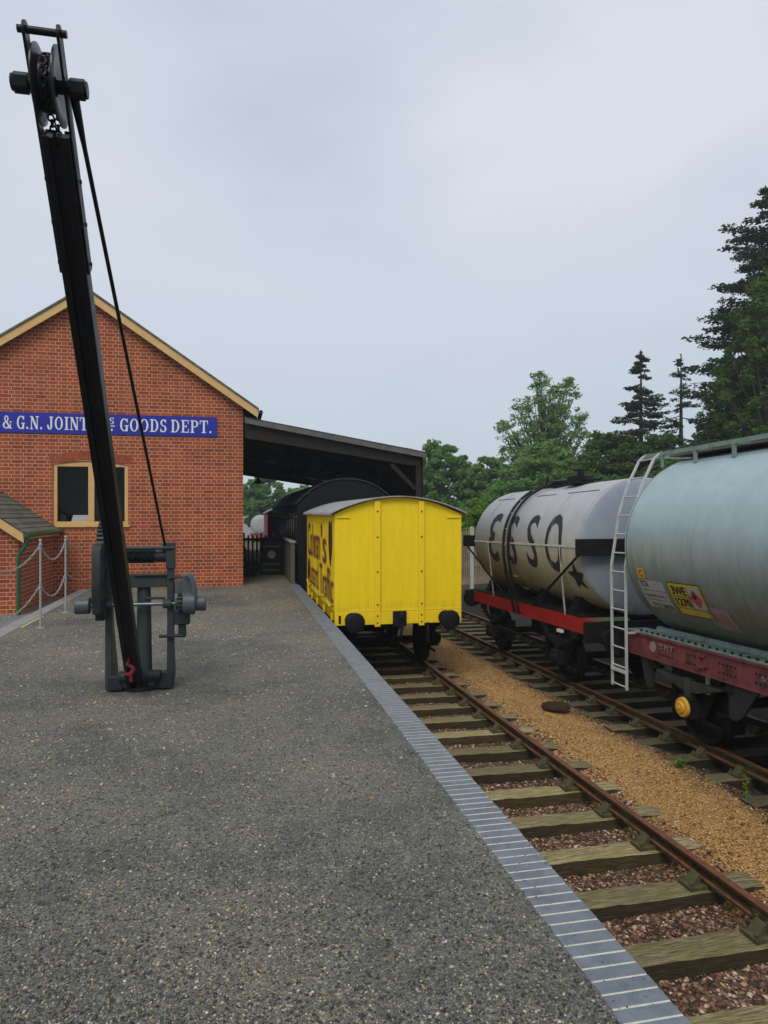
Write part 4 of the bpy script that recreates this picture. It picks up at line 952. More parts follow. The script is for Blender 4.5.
for y in (-1.95, -.1, 1.5):   # plate seams
    b = MB(); b.lathe([(y-.006,er),(y-.006,er+.006),(y+.006,er+.006),(y+.006,er)], axis='y', n=72); b.build('plate_seam', M_tanke_end, tk)
b = MB()
for a in (R(55),): 
    for y0, y1 in ((-2.9,-1.7),(-1.2,-.3),(.9,1.9)): b.box(-(er+.003)*math.cos(a)-.006, -(er+.003)*math.cos(a)+.006, y0, y1, (er+.003)*math.sin(a)-.006, (er+.003)*math.sin(a)+.006)
b.build('plate_joint', M_under, tk)
b = MB(); 
for s in (-1, 1): b.box(s*(er+.004)-.008, s*(er+.004)+.008, TY0, TY1, -.018, .018)
b.build('waist_strip', mat('waist_white', (.5,.5,.47), .6), tk)
# lettering
def letter(s, wd, ht, bold=.035): return fitw(text2d(s, 1.0, bold), wd, ht)
LA = R(3)
def arc_on(px, py, loc, ax, r):
    "wagon-local y and angle where a bearing from the photo's viewpoint meets a barrel"
    t = (px-384)/FPX; d = Vector((t*math.cos(YAW)+math.sin(YAW), -t*math.sin(YAW)+math.cos(YAW), (513-py)/FPX))
    Mi = (Matrix.Translation(loc) @ Matrix.Rotation(-GRAD, 4, 'X')).inverted(); o = Mi @ Vector((0,0,CAMZ)); dd = Mi.to_3x3() @ d
    o.z -= ax; A = dd.x**2+dd.z**2; B = o.x*dd.x+o.z*dd.z; C = o.x**2+o.z**2-r*r; q = B*B-A*C
    k = (-B-math.sqrt(max(0, q)))/A; p = o+dd*k; return p.y, math.atan2(p.z, -p.x)
flip = lambda t: ([Vector((-v.x, v.y, 0)) for v in t[0]], t[1])
eo = lambda px, py: arc_on(px, py, (XC2, EY, ez), eax, er)
wrap(tk, 'lettering', M_letter, [(*flip(letter('3', .56, 1.14, .012)), *eo(493, 537)), (*letter('S', .52, 1.08, .012), *eo(511, 540)), (*letter('S', .50, 1.08, .012), *eo(531, 541)), (*letter('O', .70, 1.12, .016), *eo(553, 543))], er)
st = [(.30*math.cos(R(90+36*k))*(1 if k % 2 == 0 else .45), .30*math.sin(R(90+36*k))*(1 if k % 2 == 0 else .45)) for k in range(10)]
sv = [Vector((0,0,0))]+[Vector((x, y, 0)) for x, y in st]; wrap(tk, 'painted_star', M_ink, [(sv, [(0, k+1, (k+1) % 10+1) for k in range(10)], *eo(578, 577))], er, lift=.016)
for s in (-1, 1):
    b = MB(); b.box(s*.95-.045, s*.95+.045, -3.25, 2.9, 1.02, 1.30); b.build('solebar', M_redsole, ew, bevel=.005)
for s, ye, yt, yr in ((-1, -3.27, -3.29, -.75), (1, 2.92, 2.60, .60)):
    b = MB(); b.box(-1.2, 1.2, ye-.06, ye+.06, .95, 1.295); b.build('headstock', M_under, ew, bevel=.006)
    b = MB(); b.box(-1.34, 1.34, yt-.07, yt+.07, eax-.14, eax+.14); b.build('end_timber', M_under, ew, bevel=.01)
    for q in (-1, 1):
        b = MB(); b.tube([(q*1.28, yt, eax-.1), (q*1.0, yr, 1.30)], .022, 8); b.build('stay_rod', M_under, ew)
        buffer(ew, q*.87, ye+s*.06, s, 1.05, M_under, .23, .42)
b = MB(); b.box(-1.0, 1.0, -2.8, 2.8, 1.301, 1.33)
for y in (-2.2, -.7, .7, 2.2): b.prism([(-.9,1.33),(.9,1.33),(.75,1.62),(.3,1.45),(-.3,1.45),(-.75,1.62)], y-.12, y+.12)
b.build('tank_cradle', M_under, ew)
for y in (-1.85, 1.55): wheelset(ew, y); running_gear(ew, y, .98, 1.02, half=.55)
for y in (eo(560, 546)[0], 1.25):   # pale vertical tie straps
    b = MB(); b.tube([(-er-.01, y, eax), (-1.08, y+.14, 1.75), (-.99, y+.24, 1.28)], .018, 6); b.build('tie_strap', mat('strap_pale', (.42,.42,.38), .6), ew)
b = MB(); b.box(-1.02, -.96, -2.02, -1.84, .93, .985); b.build('number_plate', M_white, ew)
b = MB(); b.box(-1.0, -.994, -2.98, -2.88, 1.09, 1.22); b.build('sole_plate', M_ink, ew)
for y in (-.10, .16):   # ladder rails curving over the tank
    b = MB(); pts = [(-(er+.07)*math.cos(R(a)), y, eax+(er+.07)*math.sin(R(a))) for a in range(0, 86, 6)]; b.tube([(-1.03, y, 1.05), (-1.20, y, 1.8), (-(er+.07), y, eax-.25)]+pts, .030, 8); b.build('ladder_rail', M_black, ew)
b = MB()
for a in range(-50, 80, 16): p = (-(er+.07)*math.cos(R(a)), eax+(er+.07)*math.sin(R(a))); b.tube([(p[0], -.10, p[1]), (p[0], .16, p[1])], .012, 6)
b.build('ladder_rungs', M_galv, ew)
b = MB(); zt = eax+er
b.lathe([(zt-.05,.36),(zt+.06,.36),(zt+.06,.40),(zt+.10,.40),(zt+.13,.30),(zt+.13,.02)], axis='z', n=28, c=(0,-.45,0)); b.box(-.22,.22,-1.05,-.72,zt-.02,zt+.17); b.cyl((0,-.9,zt),(0,-.9,zt+.32),.07,12); b.tube([(-.16,-.9,zt+.30),(.16,-.9,zt+.30)],.02,6)
b.cyl((0,.6,zt-.03),(0,.6,zt+.09),.14,16); b.tube([(-.3,-.1,zt+.05),(-.3,.0,zt+.22),(-.3,.1,zt+.05)],.02,6); b.tube([(0,-1.05,zt+.09),(0,-1.7,zt+.07)],.03,8); b.tube([(-.35,.3,zt+.1),(-.35,.9,zt+.08)],.02,8)
b.box(-.5,-.1,-1.7,-1.05,zt-.02,zt+.01); b.cyl((-.2,-.25,zt),(-.2,-.25,zt+.18),.05,10)
b.build('filler_hatch', M_black, ew)
b = MB(); b.box(-.4,.4,-.7,.7,.55,.95); b.tube([(-.99,-1.1,.75),(-.99,.2,.60),(-.99,1.2,.62)], .028, 6); b.tube([(-.85,-1.6,.5),(.0,-.2,.72),(.2,1.2,.5)], .035, 6)
for y in (-1.05,1.05): b.box(-.86,-.66,y-.06,y+.06,.3,.75)
b.build('brake_gear', M_under, ew)

# ------------------------------------------------------------ teal tank wagon (nearer)
TWL = 8.6; TY = 9.73-TWL/2; tz = zr2(TY)
tw = thing('tank_wagon', 'large pale teal tank wagon with side ladder and yellow hazard plate', 'tank wagon', (XC2, TY, tz), (-GRAD, 0, 0))
DD[0] = .30; h2 = TWL/2; tr, tax = 1.335, 2.60
b = MB(); ya, yb = -h2+.35, h2-.50
prof = [(p[0], max(p[1], .01)) for p in dish(ya, -1, tr)][::-1]+[(p[0], max(p[1], .01)) for p in dish(yb, 1, tr)]
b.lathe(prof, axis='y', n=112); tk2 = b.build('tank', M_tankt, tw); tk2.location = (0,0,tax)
for y in (ya+.03, -1.2, .9, yb-.02):
    b = MB(); b.lathe([(y-.007,tr),(y-.007,tr+.004),(y+.007,tr+.004),(y+.007,tr)], axis='y', n=90); b.build('weld_seam', mat('weld_grey', (.12,.15,.14), .6), tk2)
for s in (-1, 1):
    x = s*1.02; b = MB(); b.box(x-.03, x+.03, -h2, h2, 1.0, 1.30); b.box(min(x, x-s*.0)-.05, max(x, x)+.05, -h2, h2, 1.0-.014, 1.002); b.box(x-.055, x+.055, -h2, h2, 1.298, 1.316)
    sb = b.build('solebar', M_pinksole, tw)
    b = MB(); xo = x+s*.03
    for y0 in [h2-.9-.62*k for k in range(13)]:
        for k in range(5):
            for z in (1.09, 1.20): b.cyl((xo, y0-.07*k, z), (xo+s*.012, y0-.07*k, z), .011, 8)
    b.build('rivets', M_under, sb)
    b = MB(); b.box(min(x, x-s*.32)-.07*(s < 0)*0, max(x, x-s*.32), -h2, h2, 1.318, 1.335); b.prism([(x-s*.28,1.335),(x-s*.36,1.335),(x-s*.36,1.395),(x-s*.32,1.395)], -h2+.15, h2-.30); nf = len(b.f); y = -h2+.3
    while y < h2-.3: b.cyl((x-s*.04, y, 1.335), (x-s*.04, y, 1.362), .018, 6); y += .14
    o = b.build('saddle_plate', [M_teal, M_under], tw, smooth=False)
    for p in o.data.polygons[nf:]: p.material_index = 1
b = MB()
for y in (h2-1.75,): b.box(-1.075, -1.048, y-.02, y+.02, 1.05, 1.27); b.box(-1.08, -1.05, y-.16, y-.02, 1.08, 1.10); b.box(-1.08, -1.05, y-.16, y-.02, 1.22, 1.24); b.box(-1.08, -1.05, y-.16, y-.13, 1.08, 1.24)
b.build('label_clip', M_pinksole, tw)
b = MB(); b.cyl((-1.049, h2-.72, 1.17), (-1.055, h2-.72, 1.17), .075, 24); b.build('maker_roundel', M_lab_p, tw)
flat_side(tw, 'solebar_lettering', M_lab_p, [(*letter('BRT', .34, .07, .01), h2-1.05, 1.21), (*letter('57263', .42, .055, .01), h2-3.05, 1.16)], -1.052)
for s in (-1, 1):
    b = MB(); b.box(-1.2, 1.2, s*h2-.06, s*h2+.06, .93, 1.30); b.build('headstock', M_under, tw, bevel=.005)
    for q in (-1, 1): buffer(tw, q*.87, s*(h2+.06), s, 1.05, M_wheel, .27, .46)
WB = h2-1.48
for y in (-WB, WB): wheelset(tw, y, .49, M_under); running_gear(tw, y, 1.0, .985, M_axyellow, r=.50, half=.72, leaf=M_leaf)
for y in (-WB, WB):
    for s in (-1,): 
        b = MB(); b.prism([(y+.80,.985),(y+1.10,.985),(y+.98,.62),(y+.90,.55),(y+.80,.58)], -1.04, -1.0, 'x'); b.build('spring_bracket', mat('bracket_grey', (.022,.024,.024), .7), tw, smooth=False); b = MB(); b.prism([(y-.80,.985),(y-1.30,.985),(y-1.02,.62),(y-.90,.55),(y-.80,.58)], -1.04, -1.0, 'x'); b.build('spring_bracket', mat('bracket_grey', (.022,.024,.024), .7), tw, smooth=False)
b = MB(); b.cyl((-.93, WB-.28, .99), (-.93, WB-.28, .72), .035, 10); b.build('pipe_stub', mat('pale_pipe', (.3,.3,.2), .6), tw)
b = MB(); b.box(-.5,.5,-1.2,1.2,.45,.95); b.box(-.9,.9,-.06,.06,.5,.98); b.cyl((-.2,1.4,.7),(-.2,2.0,.7),.16,20); b.tube([(-.9,-2.4,.5),(-.3,0,.62),(-.9,2.4,.5)],.035,6)
for y in (WB-.56, WB+.56, -WB+.56, -WB-.56): b.box(-.86,-.66,y-.05,y+.05,.28,.85); b.box(.66,.86,y-.05,y+.05,.28,.85)
b.build('brake_gear', M_under, tw)
# ladder
lb = MB(); L0, L1 = h2-.30, h2+.10
def lad(y): return [(-1.22, y, .46), (-1.22, y, 1.30), (-1.22, y, 2.30), (-1.08, y, 3.10), (-.92, y, 3.55), (-.72, y, 3.93), (-.60, y, 4.02)]
for y in (L0, L1):
    pts = lad(y)
    for a, c in zip(pts, pts[1:]): lb.beam(a, c, .028, .038, up=(0,1,0))
ld = lb.build('ladder', M_alum, tw)
def lpoint(z):
    P = lad(0)
    for a, c in zip(P, P[1:]):
        if a[2] <= z <= c[2]: t = (z-a[2])/(c[2]-a[2]); return a[0]+(c[0]-a[0])*t
    return P[-1][0]
z = .50
while z < 3.95:
    b = MB(); b.tube([(lpoint(z), L0, z), (lpoint(z), L1, z)], .012, 8); b.build('rung', M_alum, ld); z += .285
b = MB(); b.beam((-1.20, L0, 1.31), (-1.0, L0, 1.31), .03, .03); b.box(-1.25,-1.19,L0,L1,.70,.74); b.build('ladder_bracket', M_alum, ld)
# walkway and rails on top
b = MB(); ztw = tax+tr
b.box(-.50, .50, -h2+.8, h2-.35, ztw+.01, ztw+.035); b.build('walkway', mat('walkway_mesh', (.16,.13,.10), .8), tw)
b = MB(); b.beam((-.62, -h2+.7, ztw+.055), (-.62, L1+.02, ztw+.055), .035, .06); b.beam((.62, -h2+.7, ztw+.055), (.62, L1-.1, ztw+.055), .035, .06); b.beam((-.62, L1, ztw+.055), (.62, L1, ztw+.055), .035, .05)
y = L0-.05
while y > -h2+.7:
    b.beam((-.62, y, ztw-.15), (-.62, y, ztw+.045), .055, .03); b.beam((.62, y, ztw-.15), (.62, y, ztw+.045), .055, .03); b.beam((-.6, y, ztw+.04), (.6, y, ztw+.04), .04, .03); y -= .78
b.build('walkway_rail', M_teal, tw)
b = MB(); b.lathe([(ztw-.05,.30),(ztw+.14,.30),(ztw+.14,.33),(ztw+.18,.33),(ztw+.2,.1)], axis='z', n=24, c=(.0,-1.2,0)); b.build('manlid', M_teal, tw)
# plates on the tank side; y positions from the far end, angles below the axis
def arcpt(px, py):
    "tank-local y and arc angle where the line of sight through a photo column/row meets the barrel"
    d = Vector(((px-384)/FPX*math.cos(YAW)+math.sin(YAW), -(px-384)/FPX*math.sin(YAW)+math.cos(YAW), (513-py)/FPX))
    Mi = (Matrix.Translation((XC2, TY, tz)) @ Matrix.Rotation(-GRAD, 4, 'X')).inverted(); o = Mi @ Vector((0,0,CAMZ)); dd = Mi.to_3x3() @ d
    o.z -= tax; A = dd.x**2+dd.z**2; B = o.x*dd.x+o.z*dd.z; C = o.x**2+o.z**2-tr**2; q = B*B-A*C
    t = (-B-math.sqrt(max(0, q)))/A; p = o+dd*t; return p.y, math.atan2(p.z, -p.x)
def plate(name, m, px, py, wd, ht, lift=.005, dy=0, da=0):
    y, a = arcpt(px, py); return wrap(tk2, name, m, [(*gridpoly(wd, ht), y+dy, a+da)], tr, lift=lift), y, a
_, cy, ca = plate('orange_plate', M_lab_o, 641, 573, .17, .15)
wrap(tk2, 'orange_plate_mark', M_ink, [(*letter('C', .08, .10, .01), cy, ca)], tr, lift=.008)
_, wy, wa = plate('data_panel', M_lab_w, 656, 595, .60, .46)
wrap(tk2, 'data_lettering', M_ink, [(*letter('TTA', .20, .09, .01), wy+.16, wa+.125), (*letter('Kg 0600 Litre 1', .50, .055, .002), wy, wa-.01), (*letter('TTO 58020', .48, .08, .012), wy-.03, wa-.135)], tr, lift=.008)
b = gridpoly(.62, .006); wrap(tk2, 'data_rule', M_ink, [(b[0], b[1], wy, wa+.055), (b[0], b[1], wy, wa-.06)], tr, lift=.0065)
_, hy, ha = plate('hazard_panel', M_lab_y, 689.5, 601, .68, .50)
wrap(tk2, 'hazard_white', M_lab_w, [(*gridpoly(.25, .32), hy-.175, ha+.035)], tr, lift=.008)
wrap(tk2, 'hazard_lettering', M_ink, [(*letter('3WE', .30, .13, .03), hy+.13, ha+.105), (*letter('1270', .31, .13, .03), hy+.13, ha-.025), (*gridpoly(.36, .008), hy+.13, ha+.04), (*gridpoly(.62, .008), hy, ha-.095), (*gridpoly(.008, .32), hy-.05, ha+.035)], tr, lift=.0115)
bd = [(*gridpoly(.68, .010), hy, ha+.188), (*gridpoly(.68, .010), hy, ha-.188), (*gridpoly(.010, .50), hy+.337, ha), (*gridpoly(.010, .50), hy-.337, ha)]; wrap(tk2, 'hazard_border', M_ink, bd, tr, lift=.0125)
dv = [Vector((0,0,0)), Vector((.12,0,0)), Vector((0,.14,0)), Vector((-.12,0,0)), Vector((0,-.14,0))]; wrap(tk2, 'hazard_diamond', M_lab_r, [(dv, [(0,1,2),(0,2,3),(0,3,4),(0,4,1)], hy-.175, ha+.035)], tr, lift=.012)
fl = [Vector((0,-.02,0)), Vector((.03,.0,0)), Vector((.02,.04,0)), Vector((0,.075,0)), Vector((-.025,.03,0)), Vector((-.03,0,0))]; wrap(tk2, 'flame_symbol', M_ink, [(fl, [(0,1,2),(0,2,3),(0,3,4),(0,4,5)], hy-.175, ha+.05)], tr, lift=.017)
_, py_, pa = plate('pink_notice', M_lab_p, 723, 620, .44, .38)
wrap(tk2, 'notice_lettering', M_lab_r, [(*letter('WHEN EMPTY RETURN', .34, .03, .001), py_, pa+.06), (*letter('TO DEPOT SIDING', .30, .03, .001), py_, pa+.015), (*letter('WITHOUT DELAY', .30, .03, .001), py_, pa-.03)], tr, lift=.008)

# ------------------------------------------------------------ black coach under the canopy
CO0 = 18.95; coach = thing('railway_coach', 'black arched-roof coach standing under the canopy behind the yellow van', 'coach', (3.0, CO0, -1.15))
cw_, cl = 1.36, 13.0
cr_ = lambda x: 3.27+.70*(1-abs(x/cw_)**2.3)
xs = [-cw_+2*cw_*i/20 for i in range(21)]
M_coach = mat('coach_black', (.005,.005,.006), .6, var=.3); 
b = MB(); b.prism([(-cw_,1.05)]+[(x, cr_(x)-.02) for x in xs]+[(cw_,1.05)], 0, .08); b.build('end_wall', M_coach, coach, smooth=False)
b = MB(); b.prism([(-cw_,1.05)]+[(x, cr_(x)-.02) for x in xs]+[(cw_,1.05)], cl-.08, cl); b.build('end_wall', M_coach, coach, smooth=False)
b = MB(); q = [(x*1.03, cr_(x)) for x in xs]; b.prism(q+[(x, z+.04) for x, z in q[::-1]], -.05, cl+.05); b.build('roof', mat('coach_roof', (.025,.025,.028), .6), coach, smooth=False)
b = MB(); b.box(-cw_+.04, cw_-.04, .05, cl-.05, .95, 1.05); b.build('floor', M_under, coach)
for s in (-1, 1):
    b = MB(); x0, x1 = sorted((s*cw_, s*(cw_-.05))); b.box(x0, x1, .08, cl-.08, 1.05, 2.15); b.box(x0, x1, .08, cl-.08, 3.05, 3.27)
    y = .08
    while y < cl-.2: b.box(x0, x1, y, y+.14, 2.15, 3.05); y += .86
    b.build('side_wall', M_coach, coach)
    b = MB(); b.box(x0+.02, x1-.02, .1, cl-.1, 2.15, 3.05); b.build('window_glass', gm, coach)
    b = MB(); b.box(s*(cw_+.004)-.006, s*(cw_+.004)+.006, .1, cl-.1, 2.08, 2.12); b.box(s*(cw_+.004)-.006, s*(cw_+.004)+.006, .1, cl-.1, 2.92, 2.95); b.build('waist_moulding', mat('coach_trim', (.22,.18,.12), .5), coach)
for y in (1.5, 3.8, 9.2, 11.5): wheelset(coach, y)
b = MB(); b.box(-1.05,1.05,.9,4.4,.45,.9); b.box(-1.05,1.05,8.6,12.1,.45,.9); b.box(-1.2,1.2,0,cl,.9,.96); b.build('bogie_frame', M_under, coach)
for q in (-1, 1): buffer(coach, q*.87, 0, -1, 1.05, M_black, .2, .4)

# far rolling stock seen through the gap
rv = thing('red_van', 'red van standing beyond the black coach under the canopy', 'goods van', (2.78, 35.0, -1.35))
b = MB(); b.prism([(-1.2,1.0),(1.2,1.0),(1.2,3.2),(.6,3.5),(-.6,3.5),(-1.2,3.2)], 0, 5); b.build('body', mat('van_red', (.45,.025,.02), .6, var=.2), rv, smooth=False)
b = MB(); b.prism([(-1.28,3.2),(-.6,3.52),(.6,3.52),(1.28,3.2),(1.28,3.25),(.6,3.58),(-.6,3.58),(-1.28,3.25)], -.08, 5.08); b.build('roof', M_roofgrey, rv, smooth=False)
for y in (1.1, 3.9): wheelset(rv, y)
b = MB(); b.box(-1.1,1.1,0,5,.85,.998); b.build('underframe', M_under, rv)
x0, y0 = cw(260, 84); wt = thing('tank_wagon', 'distant white tank wagon seen beneath the canopy beside the red van', 'tank wagon', (x0, y0, -1.9))
b = MB(); pr = [(p[0], max(p[1], .01)) for p in dish(-3, -1, 1.15)][::-1]+[(p[0], max(p[1], .01)) for p in dish(3, 1, 1.15)]; b.lathe(pr, axis='y', n=40); o = b.build('tank', mat('tank_white', (.34,.35,.36), .5), wt); o.location = (0,0,2.45)
b = MB(); b.box(-1.15,1.15,-3.2,3.2,1.0,1.3); b.build('underframe', mat('frame_red', (.35,.04,.03), .6), wt)
for y in (-2, 2): wheelset(wt, y)
x0, y0 = cw(247, 95); gs = thing('grey_cabin', 'distant pale grey cabin seen between brick shed and white tank wagon', 'building', (x0, y0, -1.6))
b = MB(); b.box(-1.6,1.6,0,4,0,3.4); b.build('wall', mat('cabin_wall', (.42,.44,.45), .8), gs)
b = MB(); b.prism([(-1.8,3.4),(1.8,3.4),(0,4.2)], -.2, 4.2); b.build('roof', M_roofgrey, gs, smooth=False)
b = MB(); b.box(.1,1.2,-.03,-.005,1.6,2.8); b.build('window', M_glass, gs)

# ------------------------------------------------------------ fence beyond the far track
x0, y0 = cw(452, 27.5); x1, y1 = cw(530, 29.5); base = -1.0
d = Vector((x1-x0, y1-y0, 0)); n_ = 34; ang = math.atan2(d.y, d.x)
fe = thing('picket_fence', 'weathered brown picket fence behind the silver tank wagon', 'fence', (x0, y0, base), (0,0,ang))
fl_ = d.length; zt_ = zat(530, 28)-base
b = MB(); b.box(-.1, fl_, .02, .07, zt_-.35, zt_-.25); b.box(-.1, fl_, .02, .07, .75, .85); b.box(-.1, fl_, .0, .05, .05, .35); b.build('fence_rail', M_fencewood, fe)
for k in range(n_):
    b = MB(); x = fl_*k/n_; l = .0; b.prism([(x-.035,.35),(x+.035,.35),(x+.035,zt_-.08),(x,zt_+random.uniform(-.02,.02)),(x-.035,zt_-.08)], -.01, .015); b.build('picket', M_fencewood, fe)
x2, y2 = cw(471.5, 26.5); t = MB(); t.box(-.07,.07,-.07,.07,0,zat(528,26.5)+1.0); t.prism([(-.07,zat(528,26.5)+1.0),(.07,zat(528,26.5)+1.0),(0,zat(528,26.5)+1.06)], -.07, .07)
tag(t.build('concrete_post', M_conc, bevel=.01, loc=(x2, y2, -1.0)), 'pale concrete post in front of the picket fence beside the yellow van', 'post')

# ------------------------------------------------------------ trees
def leaves(name, C, S, size, m, parent, per, flat=.5, droop=0.0, aspect=1.0):
    "C (k,3) clump centres, S (k,3) clump radii; per leaves in each"
    k = len(C); d = rng.normal(0, 1, (k, per, 3)); d /= np.linalg.norm(d, axis=2, keepdims=True); d *= rng.random((k, per, 1))**.45
    P = (C[:,None]+d*S[:,None]).reshape(-1, 3); n = len(P)
    u = rng.normal(0, 1, (n,3)); u[:,2] *= flat; u /= np.linalg.norm(u, axis=1, keepdims=True)
    w_ = rng.normal(0, 1, (n,3)); w_[:,2] -= droop; v = np.cross(u, w_); v /= np.linalg.norm(v, axis=1, keepdims=True)
    s = size*(.55+.9*rng.random((n,1))); u = u*s*aspect; v = v*s*.62
    V = np.stack([P-u, P-v*.9, P+u, P+v*.9], 1).reshape(-1, 3); F = np.arange(n*4).reshape(-1, 4)
    return fast(name, V, F, m, parent)
def trunk_mb(h, r, limbs, top=None):
    b = MB(); pts = []; x = y = 0
    for i in range(8): pts.append((x, y, h*i/7)); x += random.uniform(-.03,.03)*h*.12; y += random.uniform(-.03,.03)*h*.12
    b.tube(pts, [r*(1-.8*i/7) for i in range(8)], 8)
    for c in limbs:
        z0 = min(h*.85, max(h*.2, c[2]*.55)); i = z0/h*7; k = int(i); p0 = Vector(pts[k]).lerp(Vector(pts[min(k+1,7)]), i-k); c = Vector(c); mid = p0.lerp(c, .5)+Vector((0,0,-.04*h))
        b.tube([p0, mid, c], [r*.30, r*.18, r*.05], 5)
    return b
def broadleaf(label, px, fwd, top, wpx, m, n=70, per=150, size=.13, loose=.8, base_frac=.18, zb=-.6, group='trees beyond the railway', name='broadleaf_tree', seed=0, clump=.17, lobes=None):
    x, y = cw(px, fwd); h = zat(top, fwd)-zb; w_ = wpx/FPX*fwd/2
    t = thing(name, label, 'tree', (x, y, zb), (0,0,0), group); C = []
    r_ = np.random.default_rng(seed+3)
    while lobes and len(C) < n:
        lx, lt, lw = lobes[len(C) % len(lobes)]; f = r_.random()**.8; a = r_.random()*6.283; rad = lw*w_*math.sqrt(max(.02, math.sin(math.pi*min(1, .12+.88*f))))*r_.random()**.4
        z = h*(base_frac+(lt-base_frac)*f); C.append((lx*w_*(.35+.65*f)+rad*math.cos(a), rad*math.sin(a)+lx*w_*.3, z))
    while len(C) < n:
        q = r_.normal(0, 1, 3); q /= np.linalg.norm(q); q *= r_.random()**(.30 if loose < 1 else .5); zz = base_frac*h+(1-base_frac)*h*(.5+.5*q[2]*.92)
        f = 1-.35*max(0, (zz/h-.55)/.45)
        C.append((q[0]*w_*f*.9, q[1]*w_*f*.9, zz*.97))
    C = np.array(C); S = np.stack([w_*(clump+.12*r_.random(n)), w_*(clump+.12*r_.random(n)), w_*(clump*.7+.08*r_.random(n))], 1)*loose
    trunk_mb(h*.85, max(.1, h*.022), C[::3]).build('trunk', M_bark, t)
    leaves('crown', C, S, size, m, t, per); return t
def conifer(label, px, fwd, top, wpx, m, zb=-.6, group='conifers beyond the railway', whorls=22, dens=26, lowz=.12, size=.16, seed=1, sparse=0.0, power=.8, upturn=.05, jit=1.1):
    x, y = cw(px, fwd); h = zat(top, fwd)-zb; w_ = wpx/FPX*fwd/2; r_ = np.random.default_rng(seed)
    t = thing('conifer_tree', label, 'tree', (x, y, zb), (0,0,0), group); b = MB(); b.tube([(0,0,0),(0,0,h*.5),(0,0,h)], [h*.016+.05, h*.010+.03, .02], 8); C = []; S = []
    for k in range(whorls):
        f = lowz+(1-lowz)*((k+.5)/whorls)**.9; z = h*f; L_ = w_*(1-f)**power*(1.15)+.12; nb = r_.integers(7, 11)
        z0_ = z
        for j in range(nb):
            z = min(h*.985, z0_+(r_.random()-.5)*h*(1-lowz)/whorls*jit)
            if r_.random() < sparse: continue
            a = r_.random()*6.283; l = L_*(.5+.48*r_.random()); dr = -.16-.12*r_.random()
            tip = Vector((math.cos(a)*l, math.sin(a)*l, z+l*dr+upturn*l)); mid = Vector((math.cos(a)*l*.55, math.sin(a)*l*.55, z+l*dr*.75))
            b.tube([(0,0,z), mid, tip], [.02+.012*l, .014+.006*l, .008], 4)
            ns = max(2, int(l/ .35))
            for q in range(ns):
                tt = .22+.78*(q+.5)/ns; p = Vector((0,0,z)).lerp(mid, tt/.55) if tt < .55 else mid.lerp(tip, (tt-.55)/.45)
                wdt = .14+.26*l*(1-abs(tt-.5))*.6
                C.append((p.x, p.y, p.z-.06)); S.append((wdt*1.1, wdt*1.1, .08+.20*wdt))
    b.build('trunk', M_bark, t); C.append((0,0,h-.1)); S.append((.04,.04,.25))
    leaves('crown', np.array(C), np.array(S), size, m, t, dens, flat=.35, aspect=1.3); return t
ML_mid = leaf_mat('leaf_mid', (.075,.17,.045), (.155,.31,.085), (.25,.42,.13), .55)
ML_dark = leaf_mat('leaf_dark', (.045,.095,.025), (.10,.185,.05), (.17,.26,.075), .5)
ML_soft = leaf_mat('leaf_soft', (.10,.20,.055), (.20,.34,.10), (.31,.46,.16), .55)
ML_con = leaf_mat('needle_dark', (.018,.038,.018), (.045,.078,.036), (.085,.125,.058), .25)
ML_birch = leaf_mat('leaf_birch', (.045,.10,.022), (.10,.18,.045), (.17,.25,.08), .45)
ML_fresh = leaf_mat('leaf_fresh', (.09,.20,.015), (.19,.35,.03), (.28,.46,.06), .45)

broadleaf('broad mid-green tree behind the canopy post, left of the tree line', 440, 58, 434, 90, ML_mid, 260, 110, .16, seed=1, clump=.10, base_frac=.05)
broadleaf('rounded green tree half hidden behind the canopy roof end', 408, 66, 441, 64, ML_mid, 200, 100, .17, seed=2, clump=.11, base_frac=.05)
broadleaf('lighter green tree filling the dip left of the airy tall tree', 488, 56, 450, 66, ML_soft, 220, 110, .15, seed=3, clump=.11, base_frac=.05)
broadleaf('airy tall pale-leaved tree with sky showing through its crown', 545, 50, 371, 122, ML_soft, 700, 32, .095, loose=.62, base_frac=.22, seed=4, clump=.07, lobes=[(-.80,.70,.30),(-.50,.84,.34),(-.12,.99,.36),(.22,.92,.34),(.50,.97,.32),(.80,.78,.28),(0,.75,.6)])
broadleaf('full pale green tree below the airy tall crown, above the silver tank', 548, 46, 436, 124, ML_soft, 330, 110, .12, seed=5, clump=.09, base_frac=.05)
broadleaf('dark bushy tree under the small conifers', 612, 43, 420, 110, ML_dark, 300, 110, .12, seed=6, clump=.10, base_frac=.05)
broadleaf('olive-green bushy tree left of the tall conifer', 662, 40, 426, 100, ML_birch, 300, 110, .11, seed=7, clump=.10, base_frac=.05)
broadleaf('dark low tree behind the top of the teal tank wagon', 715, 36, 412, 104, ML_dark, 300, 120, .11, seed=8, clump=.10, base_frac=.05)
broadleaf('tall feathery birch in front of the big conifer at the right edge', 776, 30, 232, 128, ML_birch, 620, 60, .075, loose=.7, base_frac=.08, seed=9, clump=.09)
broadleaf('small feathery birch right of the twin small conifers', 735, 33, 322, 78, ML_birch, 330, 60, .08, loose=.75, base_frac=.05, seed=19, clump=.11)
broadleaf('fresh bright green bush beside the yellow van roof', 478, 36, 496, 54, ML_fresh, 110, 130, .08, zb=-.9, base_frac=0, seed=10, name='leafy_bush')
broadleaf('mid-green shrub behind the picket fence', 450, 40, 500, 80, ML_mid, 110, 130, .09, zb=-.9, base_frac=0, seed=11, name='leafy_bush')
broadleaf('pale green shrub between picket fence and silver tank', 515, 38, 474, 90, ML_mid, 150, 130, .09, zb=-.9, base_frac=0, seed=12, name='leafy_bush')
